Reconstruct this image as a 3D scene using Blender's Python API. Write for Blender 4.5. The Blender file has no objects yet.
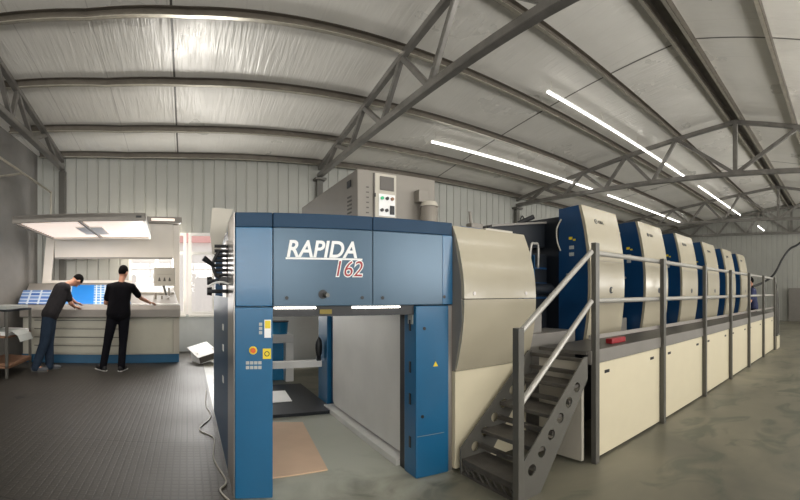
import bpy, bmesh, math, random
from mathutils import Vector, Matrix
random.seed(7)
PI = math.pi
sc = bpy.context.scene
col = sc.collection
HC = 1.32                      # eye height of the camera

# ------------------------------------------------------------------ materials
def s2l(c):
    return tuple(((v / 255 / 12.92) if v / 255 <= .04045 else ((v / 255 + .055) / 1.055) ** 2.4) for v in c) + (1,)

def nt_mat(name):
    m = bpy.data.materials.new(name); m.use_nodes = True
    nt = m.node_tree
    return m, nt, nt.nodes['Principled BSDF']

def mat(name, rgb, rough=.5, metal=0., var=.06, vscale=6., bump=0., bscale=60., coat=0., spec=.5, stretch=None):
    m, nt, b = nt_mat(name)
    N, L = nt.nodes, nt.links
    b.inputs['Roughness'].default_value = rough
    b.inputs['Metallic'].default_value = metal
    b.inputs['Specular IOR Level'].default_value = spec
    if coat: b.inputs['Coat Weight'].default_value = coat; b.inputs['Coat Roughness'].default_value = .12
    tc = N.new('ShaderNodeTexCoord'); mp = N.new('ShaderNodeMapping')
    L.new(tc.outputs['Object'], mp.inputs['Vector'])
    if stretch: mp.inputs['Scale'].default_value = stretch
    nz = N.new('ShaderNodeTexNoise'); nz.inputs['Scale'].default_value = vscale; nz.inputs['Detail'].default_value = 5
    L.new(mp.outputs['Vector'], nz.inputs['Vector'])
    mx = N.new('ShaderNodeMix'); mx.data_type = 'RGBA'
    c = s2l(rgb)
    mx.inputs[6].default_value = tuple(max(0, v * (1 - var * 2)) for v in c[:3]) + (1,)
    mx.inputs[7].default_value = tuple(min(1, v * (1 + var * 2)) for v in c[:3]) + (1,)
    L.new(nz.outputs['Fac'], mx.inputs[0])
    L.new(mx.outputs[2], b.inputs['Base Color'])
    if bump:
        n2 = N.new('ShaderNodeTexNoise'); n2.inputs['Scale'].default_value = bscale; n2.inputs['Detail'].default_value = 3
        L.new(mp.outputs['Vector'], n2.inputs['Vector'])
        bp = N.new('ShaderNodeBump'); bp.inputs['Strength'].default_value = bump; bp.inputs['Distance'].default_value = .02
        L.new(n2.outputs['Fac'], bp.inputs['Height']); L.new(bp.outputs['Normal'], b.inputs['Normal'])
    return m

def emis(name, rgb, strength):
    m, nt, b = nt_mat(name)
    b.inputs['Base Color'].default_value = s2l(rgb)
    b.inputs['Emission Color'].default_value = s2l(rgb)
    b.inputs['Emission Strength'].default_value = strength
    return m

M = {}
M['cream'] = mat('cream_enamel', (166, 158, 138), .27, var=.02, coat=.3)
M['panelwhite'] = mat('ivory_panel_enamel', (210, 200, 173), .33, var=.02)
M['blue'] = mat('press_blue_enamel', (18, 90, 130), .36, var=.05, vscale=3, coat=.25)
M['band'] = mat('deep_teal_blue_enamel', (8, 50, 78), .5, spec=.3, var=.05)
M['bluegrey'] = mat('brushed_blue_panel', (58, 82, 100), .3, metal=.25, var=.05, vscale=3)
M['navy'] = mat('navy_enamel', (14, 58, 98), .35, var=.08, coat=.2)
M['darkblue'] = mat('dark_shaded_blue_enamel', (26, 72, 108), .4, var=.08)  # carries the side panel's shade in its tone; other parts share it
M['black'] = mat('black_plastic', (18, 19, 22), .45, var=.1)
M['machine'] = mat('dark_machine_casting', (14, 20, 28), .5, var=.15)
M['deck'] = mat('worn_dark_deck_paint', (84, 81, 76), .5, var=.12)
M['greypaint'] = mat('warm_grey_paint', (122, 118, 112), .42, var=.06)
M['railgrey'] = mat('rail_grey_paint', (168, 165, 158), .35, metal=.3, var=.05)
M['postgrey'] = mat('dark_grey_post_paint', (92, 90, 84), .4, metal=.1, var=.08)
M['stairdark'] = mat('worn_dark_stair_steel', (84, 80, 74), .55, metal=.15, var=.3, vscale=9, bump=.15)
M['steel'] = mat('galvanised_steel', (186, 180, 166), .3, metal=.6, var=.14, vscale=10)
M['purlin'] = mat('dark_purlin_steel', (96, 90, 81), .36, metal=.5, var=.15, vscale=8)  # darker tone for web, top flange and lip
M['trusssteel'] = mat('primed_truss_steel', (124, 121, 116), .32, metal=.45, var=.2, vscale=5)
M['chrome'] = mat('brushed_metal_strip', (168, 162, 156), .3, metal=.7, var=.05)
M['innerpanel'] = mat('grey_steel_sheet', (206, 204, 198), .4, metal=.1, var=.07, vscale=3)
M['cabinet'] = mat('beige_grey_cabinet', (130, 124, 115), .5, var=.04)
M['cabinetpanel'] = mat('light_beige_plate', (182, 176, 163), .5, var=.03)
M['white'] = mat('white_paint', (236, 234, 230), .45, var=.02)
M['framewhite'] = mat('cream_white_frame', (234, 226, 215), .45, var=.02)
M['consolebody'] = mat('console_beige', (186, 183, 168), .5, var=.04)
M['consolelip'] = mat('console_lip_grey', (150, 145, 138), .45, var=.04)
M['consoleblue'] = mat('console_plinth_blue', (34, 92, 128), .45, var=.05)
M['hood'] = mat('hood_grey', (140, 134, 126), .5, var=.03)
M['yellow'] = mat('yellow_label', (226, 200, 40), .5, var=.03)
M['lintellabel'] = mat('faded_yellow_label', (128, 112, 44), .6, var=.05)
M['orange'] = mat('orange_button', (214, 96, 36), .4, var=.05)
M['red'] = mat('red_enamel', (150, 28, 36), .45, var=.04)
M['green'] = mat('green_button', (60, 190, 130), .4, var=.04)
M['screen'] = mat('grey_screen', (96, 92, 88), .2, var=.04)
M['cyan'] = mat('cyan_plastic', (34, 128, 176), .4, var=.06)
M['card'] = mat('kraft_board', (204, 174, 146), .75, var=.05, vscale=5)
M['paper'] = mat('white_paper', (238, 238, 236), .7, var=.02)
M['papergrey'] = mat('greyish_paper', (168, 172, 168), .7, var=.05)
M['wood'] = mat('pallet_wood', (140, 104, 80), .7, var=.15, vscale=8)
M['skin'] = mat('skin', (186, 134, 108), .55, var=.05)
M['hair'] = mat('black_hair', (14, 12, 11), .9, spec=.1, var=.2, vscale=60, bump=.3, bscale=120)
M['shirtblack'] = mat('black_cotton', (14, 13, 17), .9, spec=.12, var=.12, vscale=14, bump=.3, bscale=25)
M['shirtgrey'] = mat('charcoal_cotton', (42, 40, 42), .9, spec=.12, var=.12, vscale=14, bump=.3, bscale=25)
M['jeans'] = mat('dark_blue_denim', (46, 58, 74), .9, spec=.12, var=.18, vscale=12, bump=.3, bscale=30)
M['trouser'] = mat('black_trouser_cloth', (22, 22, 28), .9, spec=.12, var=.14, vscale=12, bump=.3, bscale=30)
M['shoegrey'] = mat('grey_shoe', (92, 94, 98), .7, var=.1)
M['shoeblack'] = mat('black_shoe', (26, 26, 28), .6, var=.1)
M['sole'] = mat('white_sole', (214, 212, 208), .6, var=.04)
M['cable'] = mat('pale_cable', (176, 172, 160), .5, var=.04)
M['rubber'] = mat('black_rubber', (20, 20, 20), .55, var=.1)
M['workshirt'] = mat('blue_work_shirt', (40, 46, 78), .85, var=.1)
M['led'] = emis('added_tube_glow', (255, 252, 246), 46.0)  # strong glow, only for the added tubes out of view
M['ledsoft'] = emis('led_tube_soft_glow', (255, 252, 246), 9.0)
M['hoodlight'] = emis('hood_diffuser_glow', (255, 236, 222), .95)
M['strip'] = emis('strip_light_glow', (255, 248, 236), 9)
M['bayfill'] = emis('bay_fill_glow', (255, 246, 232), 26)  # glow of the light added inside the bay
M['outsidewall'] = mat('outside_render_wall', (236, 230, 226), .8, var=.04)
M['outsidered'] = mat('outside_red_band', (232, 176, 172), .8, var=.05)

def glass():
    m, nt, b = nt_mat('window_glass')
    N, L = nt.nodes, nt.links
    tr = N.new('ShaderNodeBsdfTransparent'); tr.inputs[0].default_value = (.97, .98, .98, 1)
    gl = N.new('ShaderNodeBsdfGlossy'); gl.inputs['Roughness'].default_value = .02
    fr = N.new('ShaderNodeFresnel'); mx = N.new('ShaderNodeMixShader')
    L.new(fr.outputs[0], mx.inputs[0]); L.new(tr.outputs[0], mx.inputs[1]); L.new(gl.outputs[0], mx.inputs[2])
    L.new(mx.outputs[0], N['Material Output'].inputs['Surface'])
    return m
M['glass'] = glass()

def clear_plastic():
    m, nt, b = nt_mat('clear_plastic')
    N, L = nt.nodes, nt.links
    tr = N.new('ShaderNodeBsdfTransparent'); tr.inputs[0].default_value = (.85, .83, .8, 1)
    gl = N.new('ShaderNodeBsdfPrincipled'); gl.inputs['Roughness'].default_value = .15; gl.inputs['Base Color'].default_value = s2l((176, 168, 156))
    mx = N.new('ShaderNodeMixShader'); mx.inputs[0].default_value = .5
    L.new(tr.outputs[0], mx.inputs[1]); L.new(gl.outputs[0], mx.inputs[2])
    L.new(mx.outputs[0], N['Material Output'].inputs['Surface'])
    return m
M['clear'] = clear_plastic()

def ceiling_mat():
    m, nt, b = nt_mat('silver_foil_ceiling')
    N, L = nt.nodes, nt.links
    b.inputs['Roughness'].default_value = .36; b.inputs['Metallic'].default_value = .14
    tc = N.new('ShaderNodeTexCoord')
    sep = N.new('ShaderNodeSeparateXYZ'); L.new(tc.outputs['Object'], sep.inputs[0])
    def math_(op, a, v=None):
        n = N.new('ShaderNodeMath'); n.operation = op
        if hasattr(a, 'links'): L.new(a, n.inputs[0])
        else: n.inputs[0].default_value = a
        if v is not None:
            if hasattr(v, 'links'): L.new(v, n.inputs[1])
            else: n.inputs[1].default_value = v
        return n.outputs[0]
    def seam(period, off, w):
        a = math_('ADD', sep.outputs[0], off)
        a = math_('MODULO', math_('ADD', a, period * 20), period)
        a = math_('ABSOLUTE', math_('SUBTRACT', a, period / 2))
        return math_('LESS_THAN', a, w)
    thin = seam(1.0, .75 + .0, .008)          # joint between neighbouring sheets
    thick = seam(6.4, 3.4, .016)             # taped joint in the middle of a bay
    nz = N.new('ShaderNodeTexNoise'); nz.inputs['Scale'].default_value = 1.4; nz.inputs['Detail'].default_value = 4
    L.new(tc.outputs['Object'], nz.inputs['Vector'])
    mx = N.new('ShaderNodeMix'); mx.data_type = 'RGBA'
    mx.inputs[6].default_value = s2l((212, 209, 200)); mx.inputs[7].default_value = s2l((232, 228, 220))
    L.new(nz.outputs['Fac'], mx.inputs[0])
    m2 = N.new('ShaderNodeMix'); m2.data_type = 'RGBA'; m2.inputs[7].default_value = s2l((186, 181, 173))
    left = math_('LESS_THAN', sep.outputs[0], .2); thin = math_('MULTIPLY', thin, math_('ADD', math_('MULTIPLY', left, .5), .15))
    L.new(thin, m2.inputs[0]); L.new(mx.outputs[2], m2.inputs[6])
    m3 = N.new('ShaderNodeMix'); m3.data_type = 'RGBA'; m3.inputs[7].default_value = s2l((96, 92, 86))
    L.new(thick, m3.inputs[0]); L.new(m2.outputs[2], m3.inputs[6])
    L.new(m3.outputs[2], b.inputs['Base Color'])
    # foil creases run down the slope
    mp = N.new('ShaderNodeMapping'); mp.inputs['Scale'].default_value = (9, .8, 1)
    L.new(tc.outputs['Object'], mp.inputs['Vector'])
    n2 = N.new('ShaderNodeTexNoise'); n2.inputs['Scale'].default_value = 1.5; n2.inputs['Detail'].default_value = 4; n2.inputs['Distortion'].default_value = .6
    L.new(mp.outputs['Vector'], n2.inputs['Vector'])
    n3 = N.new('ShaderNodeTexNoise'); n3.inputs['Scale'].default_value = 1.1; n3.inputs['Detail'].default_value = 2
    L.new(tc.outputs['Object'], n3.inputs['Vector'])
    hs = math_('ADD', n2.outputs['Fac'], n3.outputs['Fac'])
    n4 = N.new('ShaderNodeTexNoise'); n4.inputs['Scale'].default_value = 1.0; n4.inputs['Detail'].default_value = 3
    mp4 = N.new('ShaderNodeMapping'); mp4.inputs['Scale'].default_value = (26, 2.2, 1); L.new(tc.outputs['Object'], mp4.inputs['Vector']); L.new(mp4.outputs['Vector'], n4.inputs['Vector'])
    hs = math_('ADD', hs, math_('MULTIPLY', n4.outputs['Fac'], .5))
    rr = N.new('ShaderNodeMapRange'); rr.inputs[1].default_value = .4; rr.inputs[2].default_value = .62; rr.inputs[3].default_value = .55; rr.inputs[4].default_value = .27
    n5 = N.new('ShaderNodeTexNoise'); n5.inputs['Scale'].default_value = .8; n5.inputs['Detail'].default_value = 5; L.new(tc.outputs['Object'], n5.inputs['Vector'])
    L.new(n5.outputs['Fac'], rr.inputs[0]); L.new(rr.outputs[0], b.inputs['Roughness'])
    bp = N.new('ShaderNodeBump'); bp.inputs['Strength'].default_value = .45; bp.inputs['Distance'].default_value = .03
    L.new(hs, bp.inputs['Height']); L.new(bp.outputs['Normal'], b.inputs['Normal'])
    return m
M['ceiling'] = ceiling_mat()

def tread_mat():
    m, nt, b = nt_mat('steel_tread_plate')
    N, L = nt.nodes, nt.links
    b.inputs['Metallic'].default_value = .25
    tc = N.new('ShaderNodeTexCoord')
    br = N.new('ShaderNodeTexBrick'); br.offset = 0; br.inputs['Scale'].default_value = 1
    br.inputs['Brick Width'].default_value = .054; br.inputs['Row Height'].default_value = .054
    br.inputs['Mortar Size'].default_value = .008; br.inputs['Mortar Smooth'].default_value = .3
    L.new(tc.outputs['Object'], br.inputs['Vector'])
    seam = N.new('ShaderNodeTexBrick'); seam.offset = .5; seam.inputs['Scale'].default_value = 1
    seam.inputs['Brick Width'].default_value = 2.4; seam.inputs['Row Height'].default_value = 1.22
    seam.inputs['Mortar Size'].default_value = .006
    L.new(tc.outputs['Object'], seam.inputs['Vector'])
    nz = N.new('ShaderNodeTexNoise'); nz.inputs['Scale'].default_value = 1.1; nz.inputs['Detail'].default_value = 6
    L.new(tc.outputs['Object'], nz.inputs['Vector'])
    mx = N.new('ShaderNodeMix'); mx.data_type = 'RGBA'
    mx.inputs[6].default_value = s2l((50, 47, 42)); mx.inputs[7].default_value = s2l((75, 71, 64))
    L.new(nz.outputs['Fac'], mx.inputs[0])
    m2 = N.new('ShaderNodeMix'); m2.data_type = 'RGBA'; m2.inputs[7].default_value = s2l((44, 41, 37))
    mu = N.new('ShaderNodeMath'); mu.operation = 'MULTIPLY'; mu.inputs[1].default_value = .45
    L.new(br.outputs['Fac'], mu.inputs[0]); L.new(mu.outputs[0], m2.inputs[0]); L.new(mx.outputs[2], m2.inputs[6])
    m3 = N.new('ShaderNodeMix'); m3.data_type = 'RGBA'; m3.inputs[7].default_value = s2l((40, 37, 33))
    L.new(seam.outputs['Fac'], m3.inputs[0]); L.new(m2.outputs[2], m3.inputs[6])
    L.new(m3.outputs[2], b.inputs['Base Color'])
    rr = N.new('ShaderNodeMapRange'); rr.inputs[3].default_value = .42; rr.inputs[4].default_value = .66
    L.new(nz.outputs['Fac'], rr.inputs[0]); L.new(rr.outputs[0], b.inputs['Roughness'])
    bp = N.new('ShaderNodeBump'); bp.inputs['Strength'].default_value = .5; bp.inputs['Distance'].default_value = .004; bp.invert = True
    L.new(br.outputs['Fac'], bp.inputs['Height']); L.new(bp.outputs['Normal'], b.inputs['Normal'])
    return m
M['tread'] = tread_mat()

def concrete_mat():
    m, nt, b = nt_mat('green_grey_concrete')
    N, L = nt.nodes, nt.links
    tc = N.new('ShaderNodeTexCoord')
    n1 = N.new('ShaderNodeTexNoise'); n1.inputs['Scale'].default_value = .9; n1.inputs['Detail'].default_value = 8; n1.inputs['Distortion'].default_value = .7
    n2 = N.new('ShaderNodeTexNoise'); n2.inputs['Scale'].default_value = 2.3; n2.inputs['Detail'].default_value = 6; n2.inputs['Distortion'].default_value = 1.2
    L.new(tc.outputs['Object'], n1.inputs['Vector']); L.new(tc.outputs['Object'], n2.inputs['Vector'])
    r1 = N.new('ShaderNodeValToRGB')
    e = r1.color_ramp.elements
    e[0].position = .3; e[0].color = s2l((88, 87, 77)); e[1].position = .7; e[1].color = s2l((128, 123, 106))
    L.new(n1.outputs['Fac'], r1.inputs[0])
    r2 = N.new('ShaderNodeValToRGB'); e = r2.color_ramp.elements
    e[0].position = .54; e[0].color = (0, 0, 0, 1); e[1].position = .66; e[1].color = (1, 1, 1, 1)
    L.new(n2.outputs['Fac'], r2.inputs[0])
    mx = N.new('ShaderNodeMix'); mx.data_type = 'RGBA'; mx.inputs[7].default_value = s2l((66, 74, 64))
    mu = N.new('ShaderNodeMath'); mu.operation = 'MULTIPLY'; mu.inputs[1].default_value = .6
    L.new(r2.outputs[0], mu.inputs[0]); L.new(mu.outputs[0], mx.inputs[0]); L.new(r1.outputs[0], mx.inputs[6])
    # paler concrete tone around the open bay, fading outwards with noise
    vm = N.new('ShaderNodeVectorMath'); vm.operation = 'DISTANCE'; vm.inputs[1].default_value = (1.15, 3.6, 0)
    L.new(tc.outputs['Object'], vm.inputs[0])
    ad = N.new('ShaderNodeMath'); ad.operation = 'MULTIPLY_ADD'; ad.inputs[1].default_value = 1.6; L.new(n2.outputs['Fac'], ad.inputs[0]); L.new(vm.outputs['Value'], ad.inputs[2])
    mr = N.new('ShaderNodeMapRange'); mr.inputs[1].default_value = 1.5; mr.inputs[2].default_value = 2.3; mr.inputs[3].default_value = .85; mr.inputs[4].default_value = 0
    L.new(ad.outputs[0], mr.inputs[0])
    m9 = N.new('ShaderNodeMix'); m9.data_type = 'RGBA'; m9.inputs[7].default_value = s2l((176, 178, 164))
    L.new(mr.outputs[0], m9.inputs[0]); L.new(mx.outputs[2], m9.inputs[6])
    L.new(m9.outputs[2], b.inputs['Base Color'])
    b.inputs['Roughness'].default_value = .42
    return m
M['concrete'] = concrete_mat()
M['corrugated'] = mat('white_corrugated_sheet', (162, 162, 155), .42, metal=.1, var=.04, vscale=2)
M['plaster'] = mat('stained_grey_plaster', (132, 129, 124), .8, var=.16, vscale=1.6, bump=.2, bscale=14)
M['kerb'] = mat('pale_blue_grey_wall', (196, 200, 202), .6, var=.04)

def sheet_mat(name, bw, rh, mort, c1, c2, cm, off=.0):
    m, nt, b = nt_mat(name)
    N, L = nt.nodes, nt.links
    tc = N.new('ShaderNodeTexCoord')
    br = N.new('ShaderNodeTexBrick'); br.offset = off; br.inputs['Scale'].default_value = 1
    br.inputs['Brick Width'].default_value = bw; br.inputs['Row Height'].default_value = rh
    br.inputs['Mortar Size'].default_value = mort
    br.inputs['Color1'].default_value = s2l(c1); br.inputs['Color2'].default_value = s2l(c2); br.inputs['Mortar'].default_value = s2l(cm)
    L.new(tc.outputs['Object'], br.inputs['Vector']); L.new(br.outputs['Color'], b.inputs['Base Color'])
    b.inputs['Roughness'].default_value = .6
    return m
M['printblue'] = mat('solid_blue_print', (28, 128, 214), .5, var=.03)
M['printgrid'] = sheet_mat('label_grid_print', .085, .10, .012, (60, 128, 196), (110, 164, 214), (214, 226, 236))
M['printstripe'] = sheet_mat('striped_blue_print', .21, .13, .02, (30, 92, 178), (126, 158, 204), (206, 218, 232))

# ------------------------------------------------------------------ mesh helpers
class MB:
    def __init__(s): s.bm = bmesh.new()
    def prism(s, poly, axis, a, b, bevel=0.):
        """poly: 2D points in the plane of the two other axes (cyclic order x,y,z); extruded along axis from a to b."""
        def mk(p, t):
            if axis == 'x': return (t, p[0], p[1])
            if axis == 'y': return (p[0], t, p[1])
            return (p[0], p[1], t)
        b0 = bmesh.new()
        v0 = [b0.verts.new(mk(p, a)) for p in poly]; v1 = [b0.verts.new(mk(p, b)) for p in poly]
        b0.faces.new(v0); b0.faces.new(v1[::-1])
        n = len(poly)
        for i in range(n): b0.faces.new((v0[i], v1[i], v1[(i + 1) % n], v0[(i + 1) % n]))
        bmesh.ops.recalc_face_normals(b0, faces=b0.faces)
        if bevel:
            es = [e for e in b0.edges if len(e.link_faces) == 2 and e.calc_face_angle(0) > .6]
            bmesh.ops.bevel(b0, geom=es, offset=bevel, segments=2, affect='EDGES', profile=.6, clamp_overlap=True)
        s.merge(b0); return s
    def merge(s, b0):
        me = bpy.data.meshes.new('tmp'); b0.to_mesh(me); b0.free(); s.bm.from_mesh(me); bpy.data.meshes.remove(me)
    def box(s, x0, x1, y0, y1, z0, z1, bevel=0.):
        return s.prism([(x0, y0), (x1, y0), (x1, y1), (x0, y1)], 'z', z0, z1, bevel)
    def quadbox(s, pts, z0, z1, bevel=0.):
        return s.prism(pts, 'z', z0, z1, bevel)
    def bar(s, p, q, w, h, up=(0, 0, 1), bevel=0.):
        p, q = Vector(p), Vector(q); d = (q - p); l = d.length; d.normalize()
        u = Vector(up); sd = d.cross(u)
        if sd.length < 1e-4: sd = d.cross(Vector((0, 1, 0)))
        sd.normalize(); u = sd.cross(d).normalized()
        b0 = bmesh.new()
        bmesh.ops.create_cube(b0, size=1)
        mx = Matrix((( sd.x * w, d.x * l, u.x * h, (p.x + q.x) / 2), (sd.y * w, d.y * l, u.y * h, (p.y + q.y) / 2), (sd.z * w, d.z * l, u.z * h, (p.z + q.z) / 2), (0, 0, 0, 1)))
        bmesh.ops.transform(b0, matrix=mx, verts=b0.verts)
        if bevel: bmesh.ops.bevel(b0, geom=b0.edges[:], offset=bevel, segments=2, affect='EDGES')
        bmesh.ops.recalc_face_normals(b0, faces=b0.faces)
        s.merge(b0); return s
    def cyl(s, p, q, r, r2=None, seg=20):
        p, q = Vector(p), Vector(q); d = q - p
        b0 = bmesh.new()
        bmesh.ops.create_cone(b0, cap_ends=True, segments=seg, radius1=r, radius2=r if r2 is None else r2, depth=d.length)
        rot = Vector((0, 0, 1)).rotation_difference(d.normalized()).to_matrix().to_4x4()
        bmesh.ops.transform(b0, matrix=Matrix.Translation((p + q) / 2) @ rot, verts=b0.verts)
        s.merge(b0); return s
    def sphere(s, c, r, scale=(1, 1, 1), seg=16, rot=None):
        b0 = bmesh.new(); bmesh.ops.create_uvsphere(b0, u_segments=seg, v_segments=max(8, seg * 2 // 3), radius=r)
        mx = Matrix.Translation(Vector(c)) @ (rot.to_4x4() if rot else Matrix()) @ Matrix.Diagonal(tuple(scale) + (1,))
        bmesh.ops.transform(b0, matrix=mx, verts=b0.verts); s.merge(b0); return s
    def tube(s, pts, r, seg=10):
        """smooth tube through points (Catmull-Rom)."""
        P = [Vector(p) for p in pts]
        out = []
        for i in range(len(P) - 1):
            p0, p1, p2, p3 = P[max(i - 1, 0)], P[i], P[i + 1], P[min(i + 2, len(P) - 1)]
            for k in range(6):
                t = k / 6
                out.append(.5 * ((2 * p1) + (p2 - p0) * t + (2 * p0 - 5 * p1 + 4 * p2 - p3) * t * t + (3 * p1 - p0 - 3 * p2 + p3) * t ** 3))
        out.append(P[-1])
        b0 = bmesh.new(); rings = []
        for i, p in enumerate(out):
            d = (out[min(i + 1, len(out) - 1)] - out[max(i - 1, 0)]).normalized()
            a = d.cross(Vector((0, 0, 1)))
            if a.length < 1e-3: a = d.cross(Vector((1, 0, 0)))
            a.normalize(); c = a.cross(d)
            rings.append([b0.verts.new(p + (a * math.cos(2 * PI * j / seg) + c * math.sin(2 * PI * j / seg)) * r) for j in range(seg)])
        for i in range(len(rings) - 1):
            for j in range(seg): b0.faces.new((rings[i][j], rings[i][(j + 1) % seg], rings[i + 1][(j + 1) % seg], rings[i + 1][j]))
        b0.faces.new(rings[0][::-1]); b0.faces.new(rings[-1])
        bmesh.ops.recalc_face_normals(b0, faces=b0.faces)
        s.merge(b0); return s
    def build(s, name, material, parent=None, smooth=False, loc=None, M4=None):
        if M4 is not None: bmesh.ops.transform(s.bm, matrix=M4, verts=s.bm.verts)
        me = bpy.data.meshes.new(name); s.bm.to_mesh(me); s.bm.free()
        me.materials.append(material)
        if smooth:
            for p in me.polygons: p.use_smooth = True
        o = bpy.data.objects.new(name, me); col.objects.link(o)
        if parent is not None:
            o.parent = parent
            p, off = parent, Vector((0, 0, 0))
            while p is not None: off += p.location; p = p.parent
            o.location = -off          # parents are never rotated: geometry stays in world coordinates
        return o

def auto_smooth(o, ang=.6):
    for p in o.data.polygons: p.use_smooth = True
    bm = bmesh.new(); bm.from_mesh(o.data)
    for e in bm.edges: e.smooth = not (len(e.link_faces) == 2 and e.calc_face_angle(0) > ang)
    bm.to_mesh(o.data); bm.free(); return o

def tag(o, label, cat, group=None, kind=None):
    o['label'] = label; o['category'] = cat
    if group: o['group'] = group
    if kind: o['kind'] = kind
    return o

def thing(name, label, cat, loc=(0, 0, 0), group=None, kind=None):
    o = bpy.data.objects.new(name, None); col.objects.link(o)
    o.location = loc; o.empty_display_size = .1
    return tag(o, label, cat, group, kind)

def struct(o, label=None, cat=None):
    o['kind'] = 'structure'
    if label: o['label'] = label
    if cat: o['category'] = cat
    return o

def copy_thing(o, loc, label, name=None):
    r = o.copy(); col.objects.link(r); r.location = loc; r['label'] = label
    for ch in list(o.children):
        c = ch.copy(); col.objects.link(c); c.parent = r
        for g in list(ch.children):
            d = g.copy(); col.objects.link(d); d.parent = c
    return r

def text_mesh(name, body, size, material, parent, M4, offset=0., shear=0., extrude=.002, align='LEFT', spacing=1.):
    cu = bpy.data.curves.new(name, 'FONT'); cu.body = body; cu.size = size; cu.offset = offset; cu.shear = shear
    cu.extrude = extrude; cu.align_x = align; cu.space_character = spacing; cu.resolution_u = 6
    t = bpy.data.objects.new(name, cu); col.objects.link(t)
    dg = bpy.context.evaluated_depsgraph_get(); dg.update()
    me = bpy.data.meshes.new_from_object(t.evaluated_get(dg))
    bpy.data.objects.remove(t); bpy.data.curves.remove(cu)
    me.transform(M4); me.materials.clear(); me.materials.append(material); me.name = name
    o = bpy.data.objects.new(name, me); col.objects.link(o)
    o.parent = parent
    p, off = parent, Vector((0, 0, 0))
    while p is not None: off += p.location; p = p.parent
    o.location = -off
    return o

# ------------------------------------------------------------------ building shell
K1, XK, K2 = .09, 1.28, .27     # the left end of the hall is turned slightly, in two steps
YB, YR, YN = 9.3, 2.5, -4.3     # back wall, ridge, near wall
XL, XR = -3.22, 19.0            # left wall, far wall
def sh(x, y):
    a = max(0., -x)
    return y - K1 * min(a, XK) - K2 * max(0., a - XK)
XF = -5.7                       # outermost left reach of the shell
def xw(y): return XL - .19 * (sh(XL, YB) - y)     # face of the left wall, square to the turned back wall
def zr(y): return 4.2 + .15 * (YB - y) if y >= YR else 4.2 + .15 * (YB - YR) - .15 * (YR - y)   # underside of purlins

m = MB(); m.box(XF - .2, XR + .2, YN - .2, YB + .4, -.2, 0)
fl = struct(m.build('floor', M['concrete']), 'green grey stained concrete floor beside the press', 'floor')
m = MB(); m.quadbox([(xw(YN), YN), (.296, YN), (.296, YB - .03), (0, YB - .03), (-XK, sh(-XK, YB) - .03), (XL, sh(XL, YB) - .03)], 0, .006)
tp = m.build('floor_tread_plates', M['tread'])
struct(tp, 'worn steel tread plates in front of the control desk', 'floor')

# roof sheets (underside is what the camera sees)
m = MB(); bm = m.bm
xs = [XF, -XK, 0, XR + .1]
for i in range(3):
    for ys in ((YN - .1, YR), (YR, YB + .1)):
        v = [bm.verts.new((x, sh(x, y), zr(y) + .12 + t)) for x, y in ((xs[i], ys[0]), (xs[i + 1], ys[0]), (xs[i + 1], ys[1]), (xs[i], ys[1])) for t in (0, .05)]
        q = lambda *k: bm.faces.new([v[j] for j in k])
        q(0, 2, 4, 6); q(7, 5, 3, 1); q(0, 1, 3, 2); q(2, 3, 5, 4); q(4, 5, 7, 6); q(6, 7, 1, 0)
bmesh.ops.recalc_face_normals(bm, faces=bm.faces)
struct(m.build('ceiling', M['ceiling']), 'silver foil faced roof sheets above the steel purlins', 'ceiling')

# C purlins, one object each: web, lower flange and lip
def purlin(y, label, flip=1):
    m = MB(); f2 = MB(); z = zr(y)
    for x0, x1 in ((xw(y) , -XK), (-XK, 0), (0, XR)):
        a = lambda dy, zz, x: (x, sh(x, y + dy), z + zz)
        m.bar(a(0, .06, x0), a(0, .06, x1), .006, .12)
        f2.bar(a(-.03 * flip, .003, x0), a(-.03 * flip, .003, x1), .066, .006)
        m.bar(a(-.06 * flip, .018, x0), a(-.06 * flip, .018, x1), .006, .03)
        m.bar(a(-.03 * flip, .117, x0), a(-.03 * flip, .117, x1), .066, .006)
    o = m.build('roof_purlin', M['purlin'])
    f2.build('lower_flange', M['steel'], o)  # part of the same purlin, set in a brighter steel colour
    return struct(o, label, 'purlin')
for y, l in ((8.09, 'steel purlin nearest the back wall'), (6.70, 'second steel purlin up the roof from the back wall'), (5.34, 'third steel purlin up the roof from the back wall'),
             (3.95, 'steel purlin next below the roof ridge on the press side')):
    purlin(y, l)
purlin(YR + .17, 'ridge purlin on the back wall side'); purlin(YR - .17, 'ridge purlin on the near side', -1)
for y, l in ((1.11, 'steel purlin over the aisle just past the ridge'), (-.28, 'steel purlin above the camera'), (-1.66, 'steel purlin behind the camera'), (-3.04, 'steel purlin nearest the near wall')):
    purlin(y, l, -1)
purlin(9.16, 'eaves purlin along the top of the back wall')
m = MB(); m.bar((XL, YR, zr(YR) + .10), (XR, YR, zr(YR) + .10), .30, .01)
struct(m.build('ridge_strip', M['trusssteel']), 'dark folded ridge strip between the two ridge purlins', 'ridge strip')

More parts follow.
